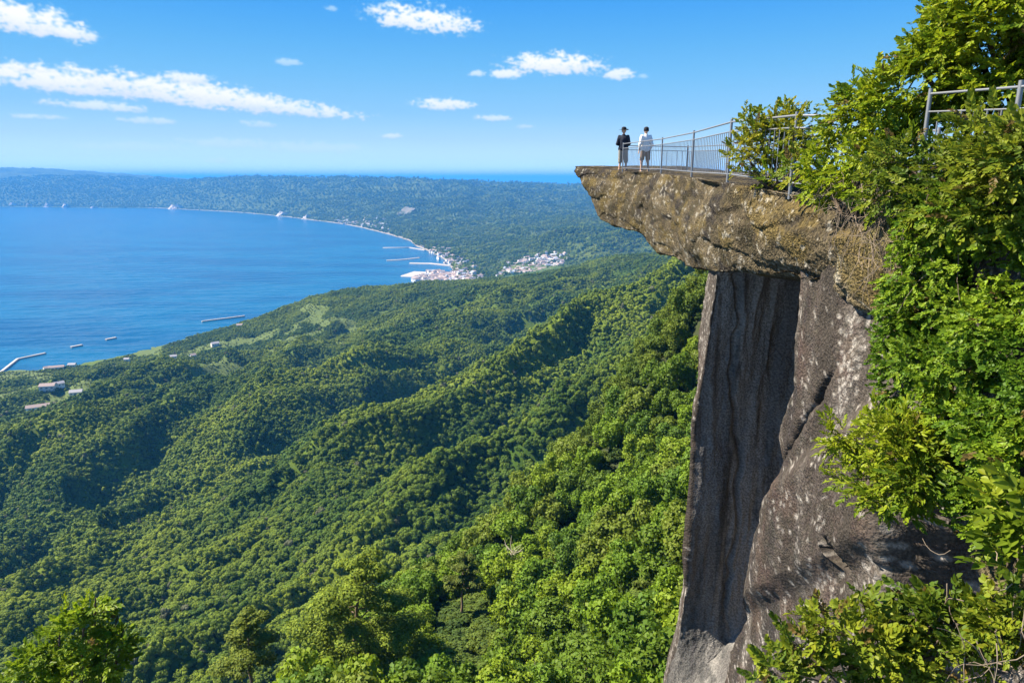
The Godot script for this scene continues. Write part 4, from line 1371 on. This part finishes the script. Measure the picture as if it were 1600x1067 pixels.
# A pine: bare trunk, limbs, and a flat tuft of needles on each limb.
func pine(label: String, at: Vector3, tall: float, wide: float, bare: float, limbs: int, sd: int, dark: Color, light: Color) -> void:
	var t := thing("pine_tree", at, label, "tree")
	rng.seed = sd
	var wood := Shape.new()
	var path := []
	var rad := []
	var lean := Vector3(rng.randfn() * 0.03, 1.0, rng.randfn() * 0.03)
	for k in 9:
		path.append(lean * tall * k / 8.0 + Vector3(rng.randfn(), 0, rng.randfn()) * 0.012 * tall)
		rad.append(0.021 * tall * (1.08 - k / 8.0))
	path[0].y -= 1.0
	wood.tube(path, rad, 8, Color(0.17, 0.12, 0.085))
	put("trunk", wood.mesh(), M.bark, t)
	var branch := Shape.new()
	var needles := Shape.new()
	for k in limbs:
		var f := lerpf(bare, 1.0, (k + 0.5) / limbs)
		var from: Vector3 = path[int(f * 8.0)].lerp(path[mini(int(f * 8.0) + 1, 8)], fmod(f * 8.0, 1.0)) if f < 1.0 else path[8]
		var a := k * 2.4 + rng.randfn() * 0.3
		var reach := wide * (1.0 - 0.75 * ((f - bare) / (1.0 - bare)) ** 1.6) * rng.randf_range(0.65, 1.1)
		var tip := from + Vector3(cos(a) * reach, reach * rng.randf_range(0.05, 0.35), sin(a) * reach)
		branch.tube([from, from.lerp(tip, 0.5) + Vector3(0, -0.05 * reach, 0), tip], [0.006 * tall, 0.004 * tall, 0.0015 * tall], 5, Color(0.15, 0.11, 0.08))
		for j in 3:
			var mid_ := from.lerp(tip, [0.55, 0.8, 1.0][j]) + Vector3(rng.randfn(), rng.randfn() * 0.3, rng.randfn()) * reach * 0.16
			var r := reach * rng.randf_range(0.26, 0.42) + 0.25
			for m in int(150.0 * r * r) + 60:
				var dir := Vector3(rng.randfn(), rng.randfn() + 0.3, rng.randfn()).normalized()
				var p := mid_ + dir * r * Vector3(1, 0.36, 1) * rng.randf_range(0.5, 1.05)
				var nn := (dir * 0.7 + Vector3(0, 0.8, 0) + Vector3(rng.randfn(), rng.randfn(), rng.randfn()) * 0.4).normalized()
				var x := nn.cross(Vector3(rng.randfn(), rng.randfn(), rng.randfn())).normalized() * rng.randf_range(0.1, 0.2)
				var z := nn.cross(x) * rng.randf_range(0.4, 0.8)
				var c := dark.lerp(light, clampf(rng.randf() + 0.1 * rng.randfn(), 0.0, 1.0))
				needles.quad(p + x, p + z + nn * 0.03, p - x, p - z, c, (nn + dir * 0.4).normalized())
	put("limbs", branch.mesh(), M.bark, t)
	put("crown", needles.mesh(), M.canopy, t)


func dead_tree(label: String, at: Vector3, tall: float, sd: int) -> void:
	var t := thing("dead_tree", at, label, "tree")
	rng.seed = sd
	var s := Shape.new()
	s.tube([Vector3(0, -0.5, 0), Vector3(0.1, tall * 0.4, 0), Vector3(-0.1, tall * 0.7, 0.1)], [0.14, 0.11, 0.07], 6, Color(0.34, 0.29, 0.22))
	put("trunk", s.mesh(), M.bark, t)
	for k in 26:
		var b := Shape.new()
		var from := Vector3(0.05, tall * rng.randf_range(0.3, 0.7), 0.05)
		var dir := Vector3(rng.randfn(), rng.randf_range(0.2, 1.2), rng.randfn()).normalized()
		var tip := from + dir * tall * rng.randf_range(0.25, 0.45)
		b.tube([from, from.lerp(tip, 0.5) + Vector3(rng.randfn(), rng.randfn(), rng.randfn()) * 0.15, tip], [0.055, 0.04, 0.015], 4, Color(0.36, 0.31, 0.24))
		put("branch", b.mesh(), M.bark, t)


func make_pines() -> void:
	pine("big spreading pine with dark shaded tufts, the tallest tree at the bottom", PINES[0], 17.5, 6.4, 0.16, 25, 501, Color(0.07, 0.115, 0.012), Color(0.20, 0.25, 0.018))
	pine("slender pine with a bare reddish trunk, between the big pine and the cliff", PINES[1], 9.0, 2.6, 0.42, 15, 502, Color(0.05, 0.08, 0.012), Color(0.12, 0.14, 0.018))
	pine("small pine with a pale trunk, left of the big spreading pine", PINES[2], 9.5, 3.2, 0.3, 16, 503, Color(0.065, 0.10, 0.012), Color(0.16, 0.19, 0.018))
	dead_tree("pale leafless tree among the green crowns, right of the slender pine", Vector3(0.00, 261.08, -92.00), 6.5, 504)
	print("pines ", Time.get_ticks_msec())


# ---------------------------------------------------------------- shore

const PIERS := [
	["breakwater", "bent concrete breakwater at the near left shore", [Vector3(-847, 0, -1064), Vector3(-897, 0, -1197), Vector3(-875, 0, -1239)], 5, 2.5],
	["breakwater", "raft shaped like a breakwater beside the bent one, nearer of the two offshore", [Vector3(-857, 0, -1286), Vector3(-846, 0, -1304)], 6, 2.5],  # a raft, modelled as a breakwater strip
	["breakwater", "raft shaped like a breakwater farther out, second from the bent one", [Vector3(-826, 0, -1350), Vector3(-815, 0, -1367)], 6, 2.5],  # also a raft in the shape of a breakwater
	["breakwater", "straight breakwater reaching out from the wooded point", [Vector3(-711, 0, -1531), Vector3(-637, 0, -1595)], 5, 2.5],
	["breakwater", "farthest pier of the harbour, at the end of the long beach", [Vector3(-611, 0, -3242), Vector3(-485, 0, -3251), Vector3(-398, 0, -3132)], 9, 2.5],
	["breakwater", "middle pier of the harbour, in two arms", [Vector3(-501, 0, -2728), Vector3(-444, 0, -2755), Vector3(-383, 0, -2823)], 8, 2.5],
	["breakwater", "broad pier of the harbour joined to the beach", [Vector3(-396, 0, -2638), Vector3(-315, 0, -2628), Vector3(-231, 0, -2568)], 13, 2.5],
	["quay", "broad quay under the packed harbour town", [Vector3(-359, 0, -2338), Vector3(-239, 0, -2306), Vector3(-111, 0, -2260)], 110, 2.2],
]
const TOWNS := [
	{"count": 110, "label": "small pale house in the packed harbour town at the foot of the bay", "group": "houses of the harbour town", "corners": [Vector3(-313, 0, -2139), Vector3(-110, 0, -2111), Vector3(-126, 0, -2302), Vector3(-310, 0, -2350)], "size": 1.15, "turn": 0.3, "near": false},
	{"count": 105, "label": "small pale house in the inland town behind the wooded ridge", "group": "houses of the inland town", "corners": [Vector3(-46, 0, -2225), Vector3(156, 0, -2367), Vector3(211, 0, -2648), Vector3(-12, 0, -2586)], "size": 1.1, "turn": 0.2, "near": false},
	{"count": 36, "label": "small pale house along the beach road above the harbour piers", "group": "houses along the beach road", "corners": [Vector3(-195, 0, -2350), Vector3(-135, 0, -2472), Vector3(-285, 0, -3056), Vector3(-402, 0, -3170)], "size": 1.0, "turn": 0.5, "near": false},
	{"count": 44, "label": "tiny pale house of the far town behind the long beach", "group": "houses of the far town", "corners": [Vector3(-1178, 0, -4895), Vector3(-771, 0, -4285), Vector3(-960, 0, -5190), Vector3(-1385, 0, -5351)], "size": 1.15, "turn": 0.4, "near": false},
	{"count": 16, "label": "tiny white house scattered on the far side of the valley", "group": "houses across the valley", "corners": [Vector3(0, 0, -4760), Vector3(463, 0, -4760), Vector3(487, 0, -5269), Vector3(96, 0, -5190)], "size": 1.1, "turn": 0.1, "near": false},
]
const CLIFFS := [
	["white sea cliff at the far left end of the opposite shore", Vector3(-5851, 0, -8101), 58, 50],
	["second white sea cliff from the left on the opposite shore", Vector3(-5593, 0, -8008), 42, 42],
	["third white sea cliff from the left, the largest of the row", Vector3(-5311, 0, -7917), 62, 52],
	["fourth white sea cliff from the left on the opposite shore", Vector3(-5050, 0, -7828), 52, 48],
	["low square white cliff at the right end of the row", Vector3(-4630, 0, -7656), 44, 28],
	["pale cliff at the start of the long beach", Vector3(-3610, 0, -7412), 95, 58],
	["pale bluff at the middle of the long beach", Vector3(-1995, 0, -6004), 75, 42],
	["smaller pale bluff beside the far town", Vector3(-1657, 0, -5569), 55, 34],
]
const FARMS := [
	["long white shed on the shore beside the bent breakwater", Vector3(-773, 0, -1116), 2, 22, 9, 4, 0.4],
	["white house at the shore end of the long white shed", Vector3(-754, 0, -1128), 0, 12, 8, 5, 0.1],
	["white house at the seaward corner of the long white shed", Vector3(-787, 0, -1112), 2, 10, 8, 5, 0.8],
	["long pale shed on the low wooded hillside at the left edge", Vector3(-574, 0, -790), 2, 30, 9, 5, 0.5],
	["grey farmhouse in the clearing above the long pale shed", Vector3(-604, 0, -850), 3, 18, 10, 6, 0.2],
	["pale house right of the grey farmhouse in the clearing", Vector3(-597, 0, -860), 0, 12, 8, 5, 0.9],
	["small house among trees above the long pale shed", Vector3(-555, 0, -830), 1, 14, 9, 5, 0.3],
	["white house on the point near the straight breakwater", Vector3(-543, 0, -1330), 2, 11, 8, 5, 0.3],
	["brown house on the slope below the straight breakwater", Vector3(-538, 0, -1200), 1, 13, 9, 5, 0.7],
	["small white house at the water's edge of the wooded shore", Vector3(-672, 0, -1150), 0, 8, 7, 6, 0.2],
	["pale house among the meadows behind the wooded shore", Vector3(-580, 0, -1130), 0, 10, 8, 5, 0.5],
	["pale house second along the meadow lane", Vector3(-542, 0, -1120), 2, 9, 8, 5, 1.0],
]


func house(sd: int, wide: float, deep: float, tall: float) -> ArrayMesh:
	var s := Shape.new()
	var wall: Color = [Color(0.70, 0.68, 0.64), Color(0.62, 0.57, 0.50), Color(0.74, 0.73, 0.72), Color(0.52, 0.50, 0.48)][sd % 4]
	var roof: Color = [Color(0.30, 0.29, 0.30), Color(0.30, 0.23, 0.20), Color(0.55, 0.55, 0.56), Color(0.24, 0.27, 0.32)][(sd / 2) % 4]
	var x := wide / 2.0
	var z := deep / 2.0
	s.box(Vector3(0, tall / 2.0 - 1.0, 0), Vector3(wide, tall + 2.0, deep), 0.0, wall)
	var ridge := tall + deep * 0.28
	var o := 0.5
	for k in [-1.0, 1.0]:
		s.quad(Vector3(-x - o, tall - 0.1, k * (z + o)), Vector3(x + o, tall - 0.1, k * (z + o)), Vector3(x + o, ridge, 0), Vector3(-x - o, ridge, 0), roof, Vector3(0, 1, k * 0.6).normalized())
		s.face(Vector3(k * x, tall, -z), Vector3(k * x, tall, z), Vector3(k * x, ridge - 0.2, 0), wall, Vector3(k, 0, 0))
		for w in 3:
			s.box(Vector3(lerpf(-x, x, (w + 0.5) / 3.0), tall * 0.55, k * z), Vector3(wide * 0.14, tall * 0.26, 0.3), 0.0, Color(0.06, 0.07, 0.09))
	return s.mesh()


func strip(path: Array, wide: float, tall: float) -> ArrayMesh:
	var s := Shape.new()
	var p := PackedVector3Array()
	for k in path.size():
		var a: Vector3 = path[k]
		var t: Vector3 = (path[mini(k + 1, path.size() - 1)] - path[maxi(k - 1, 0)]).normalized()
		var n := Vector3(t.z, 0, -t.x) * wide / 2.0
		for e in [[1.25, -2.0], [1.0, tall], [-1.0, tall], [-1.25, -2.0]]:
			p.append(Vector3(a.x, e[1], a.z) + n * e[0])
	s.sheet(p, 4)
	for k in 2:
		var b := 0 if k == 0 else p.size() - 4
		s.quad(p[b], p[b + 1], p[b + 2], p[b + 3], Color.WHITE, (path[0] - path[1]).normalized() if k == 0 else (path[-1] - path[-2]).normalized())
	return s.mesh()


func make_shore() -> void:
	M.concrete = paint("concrete", lin(0.34, 0.31, 0.28), 0.9, false)
	M.chalk = paint("pale_cliff", Color.WHITE, 0.95)
	for e in PIERS:
		tag(put(e[0], strip(e[2], e[3], e[4]), M.concrete), e[1], "breakwater")
	# the harbour quay
	var kinds := []
	for k in 8:
		kinds.append(house(k, 9.0 + k % 3 * 4.0, 7.0 + k % 2 * 2.0, 4.0 + k % 4 * 1.6))
	rng.seed = 601
	for t in TOWNS:
		var n: int = t.count
		for k in n:
			var a := rng.randf()
			var b := rng.randf()
			var p: Vector3 = t.corners[0].lerp(t.corners[1], a).lerp(t.corners[3].lerp(t.corners[2], a), b)
			var y := maxf(far_land(p.x, p.z), 2.0) if not t.near else maxf(land(p.x, p.z), 2.0)
			var m := put("house", kinds[rng.randi() % 8], M.plain)
			var q: float = t.size * rng.randf_range(0.75, 1.35)
			m.transform = Transform3D(Basis(Vector3.UP, rng.randfn() * 0.25 + t.turn + (PI / 2 if rng.randf() < 0.4 else 0.0)).scaled(Vector3(q, q * 0.9, q)), Vector3(p.x, y, p.z))
			tag(m, t.label, "house", t.group)
	# the rest of the roofs, too many and too small to tell apart
	var more := []
	var tones := PackedColorArray()
	for k in 420:
		var t = TOWNS[[0, 0, 1, 1, 2, 3][rng.randi() % 6]]
		var a := clampf(rng.randfn() * 0.3 + 0.5, 0.0, 1.1)
		var b := clampf(rng.randfn() * 0.3 + 0.5, 0.0, 1.1)
		var p: Vector3 = t.corners[0].lerp(t.corners[1], a).lerp(t.corners[3].lerp(t.corners[2], a), b)
		var y := far_land(p.x, p.z)
		if y < 1.0 and t != TOWNS[0]:
			continue
		var q: float = t.size * rng.randf_range(0.6, 1.2)
		more.append(Transform3D(Basis(Vector3.UP, rng.randf() * TAU).scaled(Vector3(q, q, q)), Vector3(p.x, maxf(y, 2.0), p.z)))
		tones.append(Color.WHITE)
	copies("town_roofs", kinds[2], M.plain, more, tones)
	for e in FARMS:
		var y := maxf(land(e[1].x, e[1].z), 1.5)
		var h := put("house", house(e[2], e[3], e[4], e[5]), M.plain)
		h.transform = Transform3D(Basis(Vector3.UP, e[6]), Vector3(e[1].x, y + 1.5, e[1].z))
		tag(h, e[0], "house")
	for e in CLIFFS:
		var at: Vector3 = e[1]
		var wide := 28
		var high := 10
		var p := PackedVector3Array()
		var c := PackedColorArray()
		for r in high:
			for k in wide:
				var f := float(r) / (high - 1)
				var u := lerpf(-1.0, 1.0, float(k) / (wide - 1))
				var lump := hills.get_noise_2d(at.x * 5.0 + u * 900.0, f * 700.0)
				var tall: float = e[3] * sqrt(maxf(0.02, 1.0 - u * u)) * (0.8 + lump * 0.45)
				p.append(at + Vector3(u * e[2] * (1.0 - 0.2 * f), f * tall - 2.0, -f * e[3] * 0.5 + lump * 14.0 * (1.0 - f) + u * u * -40.0))
				c.append(Color(0.34, 0.29, 0.24).lerp(Color(0.52, 0.46, 0.40), clampf(0.5 + shore_wobble.get_noise_2d(u * 800.0 + at.x, f * 300.0) * 1.4, 0.0, 1.0)))
		var s := Shape.new()
		s.sheet(p, wide, c, true)
		tag(put("sea_cliff", s.mesh(), M.chalk), e[0], "cliff")
	# bare quarry on the far slope
	var at := Vector3(-788, 0, -5150)
	var p := PackedVector3Array()
	var c := PackedColorArray()
	for r in 20:
		for k in 24:
			var u := k / 23.0 - 0.5
			var v := r / 19.0 - 0.5
			var x: float = at.x + u * 120.0 + v * 30.0
			var z: float = at.z - v * 110.0
			var cover: float = 0.25 - u * u - v * v + shore_wobble.get_noise_2d(x * 5.0, z * 5.0) * 0.3
			p.append(Vector3(x, far_land(x, z) + (4.0 + (v + 0.5) * 30.0 if cover > 0.03 else -12.0), z))
			c.append(Color(0.07, 0.08, 0.05).lerp(Color(0.20, 0.18, 0.14), clampf(0.5 + hills.get_noise_2d(x * 9.0, z * 9.0), 0.0, 1.0)))
	var s := Shape.new()
	s.sheet(p, 24, c)
	tag(put("quarry", s.mesh(), M.chalk), "pale bare quarry scar on the blue hillside above the bay", "quarry")
	print("shore ", Time.get_ticks_msec())


func _ready() -> void:
	make_materials()
	make_light()
	make_land()
	make_rocks()
	make_railings()
	make_people()
	make_plants()
	make_pines()
	make_slope_trees()
	make_forest()
	make_shore()
